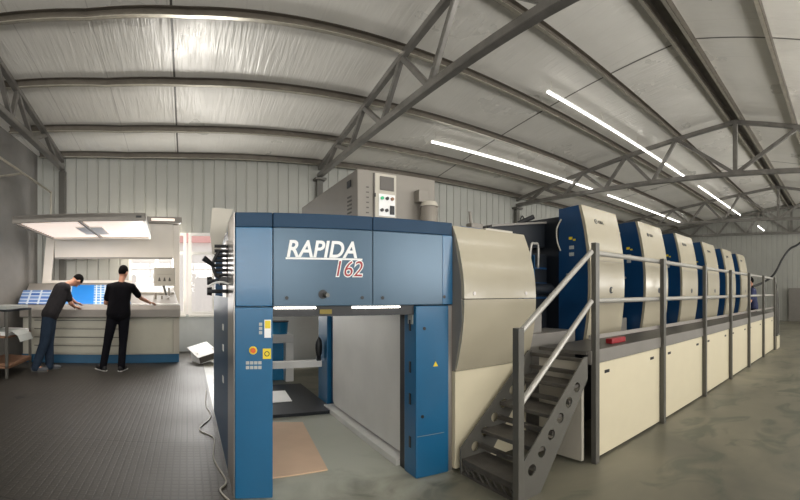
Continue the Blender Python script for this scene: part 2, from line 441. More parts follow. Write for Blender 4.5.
# roof trusses: two top chords, bottom chord, king post, webs
def truss(x, yb, label, group='steel roof trusses'):
    o = thing('roof_truss', label, 'roof truss', (x, yb, 3.95), group, 'structure')
    b = lambda n, p, q, w, h: MB().bar(p, q, w, h, bevel=.006).build(n, M['trusssteel'], o)
    ye, yn = yb, YN + .05
    f = lambda y: zr(y) - .05
    dy = yb - 9.2                    # trusses on the angled part start a little nearer
    b('top_chord', (x, ye, f(9.2)), (x, YR, f(YR)), .09, .09)
    b('top_chord', (x, YR, f(YR)), (x, yn, f(yn)), .09, .09)
    b('bottom_chord', (x, ye, 4.0), (x, yn, 4.0), .11, .10)
    b('king_post', (x, YR, 4.0), (x, YR, f(YR)), .10, .10)
    top = [8.09, 6.70, 5.34, 3.95]; bot = [8.75, 7.35, 5.98, 4.60, YR]
    for i, t in enumerate(top):
        for q in (bot[i], bot[i + 1]):
            b('web_brace', (x, t + (dy if t > 6 else 0), f(t)), (x, q + (dy if q > 6 else 0), 4.0), .07, .08)
            b('web_brace', (x, 2 * YR - t, f(t)), (x, 2 * YR - q, 4.0), .07, .08)
    return o
for x, l in ((3.0, 'roof truss crossing overhead above the press delivery'), (9.2, 'second roof truss over the printing units'),
             (15.2, 'third roof truss beyond the printing units'), (18.85, 'last roof truss against the far wall')):
    truss(x, 9.2, l)
# the left truss
truss(-2.66, sh(-2.66, 9.2), 'roof truss beside the grey left wall')

# corrugated walls
def corr_profile(L, pitch=.24):
    pts = [(0, 0)]; t = .1
    while t + .05 < L:
        pts += [(t, 0), (t + .012, .018), (t + .03, .018), (t + .042, 0)]; t += pitch
    pts.append((L, 0)); return pts
def corr_wall(bm, p, q, ranges, n):
    """ranges: list of (s0, s1, z0, z1) of solid wall along p->q; n: direction the back of the sheet lies."""
    p, q = Vector((p[0], p[1], 0)), Vector((q[0], q[1], 0)); d = (q - p); L = d.length; d.normalize(); n = Vector((n[0], n[1], 0))
    prof = corr_profile(L)
    for s0, s1, z0, z1 in ranges:
        pr = [(s0, 0)] + [a for a in prof if s0 + .02 < a[0] < s1 - .02] + [(s1, 0)]
        f = [[bm.verts.new(p + d * s + n * (dep + t) + Vector((0, 0, z))) for z in (z0, z1)] for s, dep in pr for t in (0,)]
        bk = [[bm.verts.new(p + d * s + n * (.08) + Vector((0, 0, z))) for z in (z0, z1)] for s, dep in pr]
        for i in range(len(pr) - 1):
            bm.faces.new((f[i][0], f[i + 1][0], f[i + 1][1], f[i][1]))
            bm.faces.new((bk[i][0], bk[i][1], bk[i + 1][1], bk[i + 1][0]))
            bm.faces.new((f[i][1], f[i + 1][1], bk[i + 1][1], bk[i][1]))
            bm.faces.new((f[i][0], bk[i][0], bk[i + 1][0], f[i + 1][0]))
        bm.faces.new((f[0][0], f[0][1], bk[0][1], bk[0][0])); bm.faces.new((f[-1][0], bk[-1][0], bk[-1][1], f[-1][1]))
    bmesh.ops.recalc_face_normals(bm, faces=bm.faces)
ZT = 4.34
WZ0, WZ1 = .82, 2.63
m = MB()
corr_wall(m.bm, (0, YB), (XR, YB), [(0, 1.0, 0, WZ0), (0, 1.0, WZ1, ZT), (1.0, XR, 0, ZT)], (0, 1))
for xa, xb, rg in ((XL, -XK, 0), (-XK, 0, 1)):
    L_ = math.hypot(xb - xa, sh(xb, YB) - sh(xa, YB)); nx, ny = -(sh(xb, YB) - sh(xa, YB)) / L_, (xb - xa) / L_
    corr_wall(m.bm, (xa, sh(xa, YB)), (xb, sh(xb, YB)), [(0, L_, 0, WZ0), (0, L_, WZ1, ZT)] if rg else [(0, L_, 0, ZT)], (nx, ny))
struct(m.build('wall_back', M['corrugated']), 'pale corrugated metal wall behind the press', 'wall')
# far wall
m = MB(); corr_wall(m.bm, (XR, YB), (XR, YN), [(0, YB - YN, 0, 5.4)], (1, 0))
struct(m.build('wall_far', M['corrugated']), 'corrugated metal gable wall at the far end', 'wall')
m = MB(); m.quadbox([(xw(YN), YN), (XL, sh(XL, YB)), (XL - .2, sh(XL, YB) + .1), (xw(YN) - .2, YN)], 0, 5.5)
struct(m.build('wall_left', M['plaster']), 'stained dark grey plaster wall on the left', 'wall')
# near wall (behind the camera) with three wide windows
nw = [(-4.6, 1.6), (3.0, 7.4), (9.0, 13.4), (14.6, 18.4)]
m = MB(); e = XF
for a, b in nw:
    m.box(e, a, YN - .15, YN, 0, 4.45); m.box(a, b, YN - .15, YN, 0, 1.0); m.box(a, b, YN - .15, YN, 3.3, 4.45); e = b
m.box(e, XR, YN - .15, YN, 0, 4.45)
struct(m.build('wall_near', M['kerb']), 'pale wall with wide windows behind the camera', 'wall')
wn = 3
for a, b in nw:
    w = MB(); n = 5
    for i in range(n + 1):
        x = a + (b - a) * i / n; w.box(x - .03, x + .03, YN - .11, YN - .04, 1.0, 3.3)
    for z in (1.03, 1.8, 2.55, 3.27): w.box(a, b, YN - .11, YN - .04, z - .03, z + .03)
    o = struct(w.build('window_%d' % wn, M['white']), 'wide white framed window of the near wall, %s' % ('behind the desk end', 'opposite the stairs', 'opposite the printing units', 'towards the far gable')[wn - 3], 'window')
    MB().box(a, b, YN - .085, YN - .08, 1.0, 3.3).build('pane', M['glass'], o)
    wn += 1

# windows of the back wall
def window(n, p, q, zb, zt, mull, trans, label):
    p, q = Vector((p[0], p[1], 0)), Vector((q[0], q[1], 0)); d = (q - p); L = d.length; d.normalize(); nn = Vector((-d.y, d.x, 0))
    w = MB()
    A = lambda s, z, t=.03: tuple(p + d * s + nn * t + Vector((0, 0, z)))
    for s in mull: w.bar(A(s, zb), A(s, zt), .07, .07, up=tuple(nn))
    for z in (zb + .03, zt - .03) + tuple(trans): w.bar(A(.002, z), A(L - .002, z), .064, .066)
    w.bar(A(0, zb - .02, -.03), A(L, zb - .02, -.03), .16, .04)
    o = struct(w.build('window_%d' % n, M['white']), label, 'window')
    g = MB(); g.bar(A(0, (zb + zt) / 2, .035), A(L, (zb + zt) / 2, .035), .006, zt - zb - .06); g.build('pane', M['glass'], o)
    return o
cl = Vector((-1.28, sh(-1.28, YB)))
window(1, cl, (-.035, YB - .007), WZ0, WZ1, (.03, .62, 1.24), (2.18,), 'white framed window behind the control desk')
window(2, (.035, YB), (1.0, YB), WZ0, WZ1, (.03, .56, .94), (2.18,), 'white framed window between the control desk and the press')
# low pale plinth wall under the windows
m = MB(); m.bar((-1.3, sh(-1.3, YB) - .02, .41), (0, YB - .02, .41), .03, .80); m.bar((0, YB - .02, .41), (1.0, YB - .02, .41), .03, .80)
struct(m.build('trim_1', M['kerb']), 'pale smooth panel under the back windows', 'wall panel')
# columns under the trusses
for x, y, l in ((3.0, YB - .10, 'dark steel column rising behind the delivery unit'), (9.2, YB - .10, 'dark steel column beyond the first printing unit'), (-2.66, sh(-2.66, YB) - .09, 'dark steel column behind the control desk'),
                (15.2, YB - .1, 'dark steel column far along the back wall')):
    m = MB(); m.box(x - .07, x + .07, y - .06, y + .06, 0, 3.88, .008)
    m.box(x - .13, x + .13, y - .14, y + .09, 3.88, 3.93) if x > 0 else m.box(x - .07, x + .07, y - .06, y + .06, 3.87, 3.93)
    struct(m.build('steel_column', M['postgrey']), l, 'column')
# small square bracket hung beside the column
m = MB()
cx, cz = 9.5, 3.62
for a, b in (((-.09, 0), (0, .11)), ((0, .11), (.09, 0)), ((.09, 0), (0, -.11)), ((0, -.11), (-.09, 0))):
    m.bar((cx + a[0], YB - .05, cz + a[1]), (cx + b[0], YB - .05, cz + b[1]), .03, .02)
tag(m.build('wall_bracket', M['black']), 'small dark diamond shaped bracket on the back wall by the column', 'bracket')
# far grey partition low against the gable wall
m = MB(); m.box(18.72, 18.8, .2, 2.6, 0, 1.5, .01)
tag(m.build('partition_board', M['greypaint']), 'grey blue board standing against the far gable wall', 'board')
# conduit on the left wall
m = MB(); m.cyl((-2.9, 4.5, 3.47), (-2.86, 8.52, 3.45), .022); m.cyl((-2.86, 8.52, 3.45), (-2.86, 8.52, 2.2), .022); m.sphere((-2.86, 8.52, 3.45), .03)
for y in (5.4, 7.0): m.box(xw(y) + .012, -2.87, y - .02, y + .02, 3.44, 3.47)
tag(m.build('conduit_pipe', M['steel'], smooth=False), 'thin steel conduit running along the left wall and down', 'pipe')

# outside, seen through the back windows
m = MB(); m.box(-40, 60, YB + .6, 60, -.3, -.05)
struct(m.build('ground', M['outsidewall']), 'pale yard outside the windows', 'ground')
o = thing('neighbour_building', 'pale building with a red band across the yard', 'building', (0, 22, 0))
MB().box(-6, 6, 22, 28, -.05, 3.9).build('building_wall', M['outsidewall'], o)
MB().box(-6.2, 6.2, 21.8, 28.2, 3.9, 4.5).build('red_fascia', M['outsidered'], o)

# ------------------------------------------------------------------ LED tubes
def led(x0, x1, y, z, label, em='ledsoft'):
    o = thing('led_tube_light', label, 'light', ((x0 + x1) / 2, y, z), 'led tube lights along the roof')
    n = max(1, round((x1 - x0) / 1.5)); m = MB()
    m.cyl((x0, y, z), (x1, y, z), .019, seg=12)
    m.build('tube', M[em], o, smooth=True)
    MB().box(x0, x1, y - .02, y + .02, z + .018, z + .045).build('batten', M['white'], o)
    for i in range(n + 1):
        x = x0 + .1 + (x1 - x0 - .2) * i / n
        MB().cyl((x, y, z + .04), (x, y, zr(y) + .121), .004, seg=6).build('hanger', M['steel'], o)
    return o
led(5.5, 12.0, 4.75, 4.78, 'long bright tube light nearest the ridge above the first printing units')
led(12.9, 18.3, 4.75, 4.78, 'bright tube light continuing the upper line beyond the second truss')
led(4.76, 10.7, 7.22, 4.41, 'long bright tube light lower on the roof above the dark infeed unit')
led(11.3, 17.6, 7.22, 4.41, 'bright tube light continuing the lower line behind the printing units')
led(-2.0, 6.0, .15, 4.72, 'added fill tube light over the aisle above the camera', 'led'); led(7.0, 15.0, .15, 4.72, 'added fill tube light over the aisle further along', 'led')  # out of view, added to brighten the ceiling
led(-3.5, 4.5, -2.4, 4.35, 'added fill tube light along the near wall at the left', 'led'); led(6.0, 14.0, -2.4, 4.35, 'added fill tube light along the near wall further right', 'led')  # unseen as well, added for more light on the ceiling
led(16.3, 17.5, 3.5, 3.93, 'short tube light hung low under the third truss')

# ------------------------------------------------------------------ press: delivery / feeder end with RAPIDA lettering
def yf(x): return 2.66 - .1048 * (x - .306)
def face(x0, x1, d0, d1): return [(x0, yf(x0) + d0), (x1, yf(x1) + d0), (x1, yf(x1) + d1), (x0, yf(x0) + d1)]
S0, S1, S2, S3 = .306, .547, 1.2163, 1.832
dl = thing('press_end_unit', 'blue press end unit lettered RAPIDA 162 with an open bay', 'printing press', (1.05, 3.6, 0))
G = .0025
tower = MB().quadbox(face(S0, S1, 0, .36), 0, 1.222, .008).build('tower', M['blue'], dl); tower['label'] = 'blue left tower with buttons and labels'
def hdr(x0, x1, n):
    p = MB().quadbox(face(x0 + G, x1 - G, 0, .12), 1.228, 1.735, .006).build('header_panel', M[n], dl)
    MB().quadbox(face(x0 + G, x1 - G, .002, .12), 1.736, 1.83, .006).build('top_band', M['band'], p)
    return p
hp0 = hdr(S0, S1, 'blue'); hp1 = hdr(S1, S2, 'bluegrey'); hp2 = hdr(S2, S3, 'bluegrey')
# rounded darker end of the right hand panel
MB().quadbox(face(S3 - .085, S3 - G, -.004, .10), 1.229, 1.734, .004).build('edge_fillet', M['blue'], hp2)
rt = MB().quadbox(face(1.5356, 1.80, 0, .17), 0, 1.222, .010).build('tower', M['blue'], dl); rt['label'] = 'blue right tower with a warning triangle'
# pale joint line low on the right tower
MB().quadbox([(1.545, yf(1.545) - .0015), (1.76, yf(1.76) - .0015), (1.76, yf(1.76) + .01), (1.545, yf(1.545) + .01)], .295, .299).build('joint_line', M['chrome'], rt)
for z in (1.08, .78, .55, .24): MB().box(1.531, 1.54, 2.60, 2.625, z - .04, z + .04).build('slot', M['black'], rt)
MB().box(1.5315, 1.54, 2.57, 2.64, 1.09, 1.2).build('label_plate', M['papergrey'], rt)
MB().box(1.55, 1.64, 2.72, 2.79, 0, 1.22).build('guide_channel', M['black'], dl)
MB().quadbox(face(1.80, S3, .01, .3), 0, 1.22).build('corner_strip', M['chrome'], dl)
# dark lintel with strip lights under the header
MB().quadbox(face(S1, 1.5356, .03, .30), 1.16, 1.226).build('lintel', M['black'], dl)
for a, b in ((.56, .83), (1.08, 1.42)):
    MB().quadbox(face(a, b, .012, .03), 1.211, 1.222).build('strip_light', M['strip'], dl)
MB().quadbox(face(.86, .94, .022, .03), 1.175, 1.205).build('lintel_label', M['lintellabel'], dl)
# brushed strip on the left side of the tower, shade-darkened panel further back
MB().box(.298, .306, 2.672, 3.05, 0, 1.83, .002).build('side_strip', M['chrome'], dl)
sp = MB().box(.30, .345, 3.06, 4.7, 0, 1.28, .006).build('side_panel', M['darkblue'], dl)  # blue darkened here, the shade of this side put into the colour
for z in (1.03, .86, .60): MB().box(.294, .30, 3.42, 3.50, z - .025, z + .025).build('clip', M['white'], sp)
# added fill light, unseen under the top cover, to brighten the bay
MB().box(.60, 1.50, 3.55, 3.61, 1.60, 1.64, .004).build('bay_fill_light', M['bayfill'], dl)
# top cover, back cover
MB().box(.32, 1.83, 2.80, 4.85, 1.70, 1.80, .01).build('top_cover', M['darkblue'], dl)
# open bay: grey inner side sheet with rounded corners, rails, far posts, back beam
def rounded(y0, y1, z0, z1, r, n=5):
    pts = []
    for cy, cz, a in ((y1 - r, z1 - r, 0), (y0 + r, z1 - r, PI / 2), (y0 + r, z0 + r, PI), (y1 - r, z0 + r, 1.5 * PI)):
        for i in range(n + 1):
            t = a + PI / 2 * i / n; pts.append((cy + r * math.cos(t), cz + r * math.sin(t)))
    return pts
ip = MB().prism(rounded(2.80, 4.42, .07, 1.20, .07), 'x', 1.60, 1.64).build('inner_side_sheet', M['innerpanel'], dl)
MB().box(1.52, 1.66, 2.80, 4.5, 0, .05, .004).build('floor_rail', M['innerpanel'], dl)
MB().box(1.645, 1.70, 2.75, 4.60, 0, 1.25).build('inner_wall', M['darkblue'], dl)
MB().box(1.60, 1.76, 4.62, 4.95, 0, 1.7, .008).build('rear_post', M['blue'], dl)
MB().box(1.72, 1.80, 4.46, 4.62, 0, 1.7, .004).build('rear_post', M['navy'], dl)
MB().box(.32, .46, 4.72, 4.95, 0, 1.7, .008).build('rear_post', M['darkblue'], dl)
MB().box(.46, 1.60, 4.80, 4.88, .42, .50, .006).build('rear_beam', M['white'], dl)
MB().box(.46, 1.62, 4.70, 4.95, 1.10, 1.68).build('rear_header', M['darkblue'], dl)
MB().box(.48, 1.58, 4.30, 5.7, .0, .035, .004).build('base_plate', M['machine'], dl)
# controls on the left tower
def onface(x, d=0): return Vector((x, yf(x) - d, 0))
fx = Vector((1, -.1048, 0)).normalized(); fn = Vector((-.1048, -1, 0)).normalized()     # along the face / out of the face
def disc(x, z, r, t, name, material, parent, r2=None):
    p = Vector((x, yf(x), z)); return MB().cyl(p - fn * .004, p + fn * t, r, r2, seg=24).build(name, material, parent)
b0 = disc(.42, .948, .026, .006, 'button_collar', M['yellow'], tower); disc(.42, .948, .019, .022, 'push_button', M['orange'], tower, .016)
def sticker(x, z, w, h, material, parent, name='label', t=.0025):
    return MB().quadbox([(x - w / 2, yf(x - w / 2) - t), (x + w / 2, yf(x + w / 2) - t), (x + w / 2, yf(x + w / 2) + .003), (x - w / 2, yf(x - w / 2) + .003)], z - h / 2, z + h / 2).build(name, material, parent)
k = sticker(.513, 1.085, .042, .115, M['paper'], tower, 'warning_label'); sticker(.513, 1.112, .036, .05, M['yellow'], k, 'warning_sign', .0032)
k = sticker(.508, .925, .052, .066, M['yellow'], tower, 'notice_label')
p = Vector((.508, yf(.508), .925)); MB().cyl(p + fn * .002, p + fn * .0042, .017, seg=16).build('notice_mark', M['black'], k); MB().cyl(p + fn * .002, p + fn * .0048, .012, seg=16).build('notice_center', M['yellow'], k)
for i in range(3): sticker(.468, 1.06 + i * .027, .02, .02, M['papergrey'], tower, 'small_label')
for r in range(2):
    for c in range(4): sticker(.385 + c * .026, .868 - r * .03, .021, .02, M['papergrey'], tower, 'small_label')
# screws, shaft knob
for x, z, pr in ((.635, 1.282, hp1), (1.14, 1.282, hp1), (1.285, 1.28, hp2), (1.76, 1.285, hp2), (1.60, 1.06, rt), (1.585, .435, rt)):
    disc(x, z, .012, .004, 'screw', M['black'], pr)
disc(.872, 1.305, .03, .003, 'shaft_hole', M['black'], hp1)
p = Vector((.885, yf(.885), 1.300)); MB().cyl(p, p + fn * .06 + Vector((.006, 0, .0)), .016, .014, seg=20).build('shaft', M['postgrey'], hp1)
# warning triangle
p = Vector((1.69, yf(1.69), .80)); m = MB(); b_ = m.bm
v = [b_.verts.new(p + fx * a + Vector((0, 0, c)) + fn * t) for t in (.0, .003) for a, c in ((-.02, -.016), (.02, -.016), (0, .02))]
b_.faces.new(v[:3]); b_.faces.new(v[3:]);
for i in range(3): b_.faces.new((v[i], v[(i + 1) % 3], v[3 + (i + 1) % 3], v[3 + i]))
bmesh.ops.recalc_face_normals(b_, faces=b_.faces); m.build('warning_triangle', M['yellow'], rt)
# lettering
def face_m4(x, z, t=.003, sx=1., sy=1.):
    o = Vector((x, yf(x), z)) + fn * t
    return Matrix(((fx.x * sx, 0, fn.x, o.x), (fx.y * sx, 0, fn.y, o.y), (0, sy, 0, o.z), (0, 0, 0, 1)))
T = text_mesh('lettering', 'RAPIDA', .152, M['paper'], hp1, face_m4(.628, 1.548, sx=.905), offset=.0032, shear=.2)
T['label'] = 'white italic RAPIDA lettering'
W = [v.co.x for v in T.data.vertices]
sticker((.628 + 1.14) / 2, 1.537, .512, .012, M['paper'], hp1, 'underline', .004)
text_mesh('model_number', '162', .148, M['paper'], hp1, face_m4(.935, 1.424, t=.0025, sx=.93), offset=.006, shear=.2)
tt = text_mesh('model_number', '162', .148, M['red'], hp1, face_m4(.935, 1.424, t=.0048, sx=.93), offset=-.0008, shear=.2); tt['label'] = 'red 162 numerals'
# levers and rods at the left end
MB().prism([(.197, 1.98), (.36, 1.97), (.33, 1.89), (.25, 1.60), (.20, 1.62), (.18, 1.78)], 'y', 3.28, 3.31).build('end_guard', M['cabinetpanel'], dl)
MB().box(.29, .34, 3.10, 3.40, 1.28, 1.70).build('lever_bracket', M['chrome'], dl)
for i in range(7): MB().cyl((.20, 3.06, 1.655 - i * .035), (.31, 3.06, 1.655 - i * .035), .012, seg=14).build('adjuster_rod', M['black'], dl)
lv = MB().tube([(.30, 3.05, 1.40), (.215, 3.05, 1.44), (.19, 3.05, 1.53), (.235, 3.05, 1.62)], .012).build('lever', M['black'], dl, smooth=True)
MB().cyl((.205, 3.05, 1.505), (.12, 3.03, 1.565), .013, .022, seg=16).build('lever_grip', M['black'], lv)
for z in (1.40, 1.325):
    kb = MB().cyl((.30, 3.05, z), (.18, 3.05, z), .014, seg=14).build('knob_rod', M['black'], dl)
    MB().cyl((.18, 3.05, z), (.145, 3.05, z), .032, .028, seg=18).build('knob', M['black'], kb)
MB().box(.235, .33, 3.02, 3.10, 1.37, 1.43, .006).build('valve_block', M['black'], dl)
MB().tube([(.16, 3.02, 1.365), (.20, 3.0, 1.385), (.26, 3.0, 1.39), (.31, 3.0, 1.37)], .008).build('air_hose', M['white'], dl, smooth=True)

# grey control cabinet standing on the unit
cb = thing('control_cabinet', 'beige grey control cabinet standing on top of the blue end unit', 'cabinet', (1.65, 3.8, 1.80))
bodyc = MB().box(1.29, 2.01, 3.0, 4.6, 1.803, 2.28, .006).build('cabinet_body', M['cabinet'], cb)
dr = MB().box(1.435, 1.625, 2.985, 3.0, 1.905, 2.262, .004).build('control_door', M['cabinetpanel'], cb)
MB().box(1.475, 1.60, 2.978, 2.986, 2.13, 2.24, .003).build('screen', M['screen'], dr)
bp_ = MB().box(1.465, 1.61, 2.980, 2.986, 1.925, 2.10, .002).build('button_plate', M['paper'], dr)
for x, z, c in ((1.492, 2.065, 'green'), (1.537, 2.065, 'black'), (1.582, 2.065, 'wood'), (1.49, 1.97, 'black'), (1.532, 1.97, 'black')):
    MB().cyl((x, 2.98, z), (x, 2.966, z), .013, seg=16).build('button', M[c], bp_)
MB().box(1.562, 1.60, 2.968, 2.98, 1.94, 2.01, .003).build('rotary_switch', M['black'], bp_)
MB().box(1.428, 1.436, 2.975, 3.0, 2.07, 2.10).build('door_latch', M['black'], dr)
MB().box(1.424, 1.434, 2.988, 3.0, 1.905, 2.26).build('hinge_gap', M['screen'], dr)
for i in range(8): MB().box(1.283, 1.291, 3.12, 3.20, 1.86 + i * .032, 1.872 + i * .032).build('vent_slot', M['screen'], bodyc)
for i in range(8): MB().box(1.365, 1.385, 2.994, 3.001, 1.86 + i * .04, 1.868 + i * .04).build('vent_slot', M['screen'], bodyc)
MB().box(1.283, 1.292, 3.13, 3.21, 2.17, 2.225).build('side_handle', M['black'], bodyc)
fl_ = thing('filter_regulator', 'clear bowl air filter hanging on the front of the control cabinet', 'filter', (1.93, 2.93, 1.84))
MB().box(1.80, 1.90, 2.92, 2.999, 2.06, 2.16, .006).build('filter_mount', M['cabinet'], fl_)
MB().cyl((1.885, 2.90, 1.85), (1.885, 2.90, 2.02), .072, seg=24).build('bowl', M['clear'], fl_, smooth=False)
MB().cyl((1.885, 2.90, 2.02), (1.885, 2.90, 2.06), .080, .06, seg=24).build('bowl_cap', M['cabinetpanel'], fl_)
MB().cyl((1.885, 2.90, 1.832), (1.885, 2.90, 1.853), .076, seg=24).build('bowl_base', M['screen'], fl_)
MB().cyl((1.885, 2.90, 1.853), (1.885, 2.90, 2.02), .045, seg=16).build('filter_element', M['cabinet'], fl_)

# ------------------------------------------------------------------ curved covers
def bulge(ytop, ymid, ybot, ztop, zmid, zbot, n=14):
    pts = []
    for i in range(n + 1):
        z = zbot + (ztop - zbot) * i / n
        if z < zmid: t = (z - zbot) / (zmid - zbot); y = ymid + (ybot - ymid) * (1 - t) ** 2
        else: t = (ztop - z) / (ztop - zmid); y = ymid + (ytop - ymid) * (1 - t) ** 2
        pts.append((y, z))
    return pts
cu = thing('curved_cover_unit', 'cream bulging cover unit between the blue end unit and the stairs', 'printing press', (2.2, 3.2, 0))
P = bulge(2.505, 2.365, 2.465, 1.81, 1.27, .74)
up = [p for p in P if p[1] > 1.27]; lo = [p for p in P if p[1] <= 1.27]
def shell(pts, x0, x1, th, name, material, parent):
    poly = pts + [(y + th, z) for y, z in reversed(pts)]
    o = MB().prism(poly, 'x', x0, x1).build(name, material, parent); return auto_smooth(o, .5)
mid = (2.365, 1.272)
shell([mid] + up, 1.838, 2.59, .05, 'upper_cover', M['cream'], cu)
lc = shell(lo + [(2.365, 1.266)], 1.838, 2.59, .05, 'lower_cover', M['cream'], cu)
MB().box(1.838, 2.585, 2.475, 2.52, .02, .735, .004).build('skirt_panel', M['panelwhite'], cu)
MB().box(1.84, 2.58, 2.56, 4.6, 0, 1.80).build('machine_body', M['machine'], cu)
MB().prism([(2.50, 1.80), (2.40, 1.40), (2.39, 1.1), (2.48, .74), (2.56, .74), (2.56, 1.80)], 'x', 1.834, 1.838).build('edge_plate', M['greypaint'], cu)
for x in (1.93, 2.47): MB().cyl((x, 2.40, 1.31), (x, 2.362, 1.31), .014, seg=16).build('lock', M['chrome'], cu)
lid = MB().box(2.08, 2.5, 2.75, 3.3, 1.80, 1.87, .03).build('top_lid', M['navy'], cu)
MB().box(2.2, 2.50, 2.55, 2.72, 1.80, 1.835, .004).build('top_plate', M['cabinetpanel'], cu)
MB().cyl((2.30, 2.86, 1.86), (2.28, 2.86, 2.02), .012, seg=10).build('valve_stem', M['cabinet'], cu); MB().box(2.27, 2.40, 2.82, 2.90, 1.87, 1.92, .01).build('valve', M['cabinet'], cu)

# dark infeed section between the cream cover and the first printing unit
iu = thing('infeed_section', 'dark blue open infeed section behind the stairs', 'printing press', (3.0, 3.4, 0))
MB().box(2.60, 3.40, 2.95, 4.6, 0, 1.72).build('machine_body', M['machine'], iu)
MB().prism([(2.60, 1.72), (3.40, 1.80), (3.40, 2.06), (2.60, 1.94)], 'y', 2.98, 3.5).build('hinged_guard', M['machine'], iu)
MB().prism([(2.62, 1.935), (3.40, 2.055), (3.40, 2.075), (2.62, 1.955)], 'y', 2.95, 3.55).build('guard_rail', M['greypaint'], iu)
MB().box(2.62, 3.38, 2.55, 2.95, .0, .94, .006).build('step_box', M['greypaint'], iu)
MB().box(2.62, 2.95, 2.62, 2.95, .94, 1.12, .006).build('step_box', M['greypaint'], iu)
for z in (1.25, 1.40, 1.56): MB().box(2.62, 3.38, 2.93, 2.96, z, z + .018).build('cross_bar', M['navy'], iu)
MB().cyl((2.62, 2.88, 1.35), (3.38, 2.88, 1.35), .06, seg=24).build('roller', M['machine'], iu)
for x in (3.0, 3.15): MB().box(x, x + .012, 2.90, 2.95, 1.1, 1.7).build('guide_bar', M['darkblue'], iu)
MB().tube([(3.02, 2.84, 1.60), (3.02, 2.82, 1.78), (3.07, 2.82, 1.80), (3.12, 2.82, 1.78), (3.14, 2.84, 1.56)], .012).build('grab_handle', M['railgrey'], iu, smooth=True)
MB().cyl((3.22, 3.2, 2.06), (3.36, 3.1, 2.14), .025, seg=12).build('guard_knob', M['black'], iu)

# ------------------------------------------------------------------ printing units
def unit(x0, label, first=False):
    o = thing('printing_unit', label, 'printing press', (x0, 2.5, 0), 'printing units in a row')
    wd = .66
    pr = bulge(2.505, 2.385, 2.455, 2.205, 1.42, .80, 16)
    fc = shell(pr, x0, x0 + wd, .035, 'front_cover', M['cream'], o)
    poly = [(y + .036, z) for y, z in pr] + [(2.80, 2.19), (2.80, .80)]
    auto_smooth(MB().prism(poly, 'x', x0 + .004, x0 + wd - .004).build('side_frame', M['navy'], o), .5)
    MB().box(x0 + .03, x0 + wd - .03, 2.80, 4.6, .3, 2.12, .01).build('unit_body', M['machine'], o)
    MB().box(x0 + .0, x0 + 1.18, 2.50, 4.6, 0, .79).build('press_bed', M['machine'], o)
    MB().box(x0 + wd + .02, x0 + wd + .46, 2.62, 2.95, .792, 1.0, .01).build('step_guard', M['greypaint'], o)
    MB().cyl((x0 + wd - .05, 3.0, 1.3), (x0 + wd + .5, 3.0, 1.3), .15, seg=24).build('cylinder_guard', M['machine'], o)
    # cover seam, handle recess, badge
    def py(z):
        for (y1, z1), (y2, z2) in zip(pr, pr[1:]):
            if z1 <= z <= z2: return y1 + (y2 - y1) * (z - z1) / (z2 - z1)
    for z in (1.19, 1.64): MB().box(x0 + .004, x0 + wd - .004, py(z) - .0006, py(z) + .004, z, z + .004).build('cover_seam', M['greypaint'], fc)
    hx, hz = x0 + .38, 1.34
    hr = MB().cyl((hx, py(hz) + .01, hz), (hx, py(hz) - .0015, hz), .036, seg=24).build('handle_recess', M['black'], fc)
    MB().box(hx - .004, hx + .03, py(hz) - .010, py(hz) - .0015, hz - .02, hz + .02, .004).build('handle_grip', M['cream'], hr)
    bx, bz = x0 + .20, 2.055
    nrm = Vector((0, -(pr[16][1] - pr[14][1]), pr[16][0] - pr[14][0])).normalized(); upv = Vector((0, pr[16][0] - pr[14][0], pr[16][1] - pr[14][1])).normalized()
    c = Vector((bx, py(bz), bz)) + nrm * .001
    b1 = MB().cyl(c, c + nrm * .003, .026, seg=24).build('badge', M['black'], fc)
    MB().cyl(c + nrm * .002, c + nrm * .004, .016, seg=20).build('badge_ring', M['cream'], b1)
    MB().cyl(c + nrm * .003, c + nrm * .005, .008, seg=16).build('badge_dot', M['black'], b1)
    oo = Vector((bx + .045, py(bz), bz)) + nrm * .002 - upv * .016
    text_mesh('badge_lettering', 'KBA', .05, M['black'], fc, Matrix(((1, 0, nrm.x, oo.x), (0, upv.y, nrm.y, oo.y), (0, upv.z, nrm.z, oo.z), (0, 0, 0, 1))), offset=.001, extrude=.001)
    # side details
    for y, z, s, c in ((2.62, 1.86, .045, 'yellow'), (2.58, 1.845, .03, 'yellow'), (2.60, 1.76, .06, 'papergrey'), (2.60, 1.69, .06, 'papergrey')):
        MB().box(x0 + .001, x0 + .0045, y, y + s, z, z + s * .6).build('side_label', M[c], o)
    MB().cyl((x0 - .01, 2.68, 1.50), (x0 + .005, 2.68, 1.50), .014, seg=16).build('side_lock', M['chrome'], o)
    MB().tube([(x0 - .005, 2.76, 2.08), (x0 - .03, 2.80, 1.98), (x0 - .035, 2.79, 1.85), (x0 - .005, 2.77, 1.75)], .008).build('side_hose', M['cable'], o, smooth=True)
    return o
PX = 3.42; DP = 1.186
words = ['first cream fronted printing unit, largest, just right of the stairs', 'second cream fronted printing unit from the stairs', 'third cream fronted printing unit from the stairs',
         'fourth cream fronted printing unit from the stairs', 'fifth cream fronted printing unit, next to last in the row', 'sixth cream fronted printing unit, last in the row']
u0 = unit(PX, words[0])
for i in range(1, 6): copy_thing(u0, (PX + DP * i, 2.5, 0), words[i])

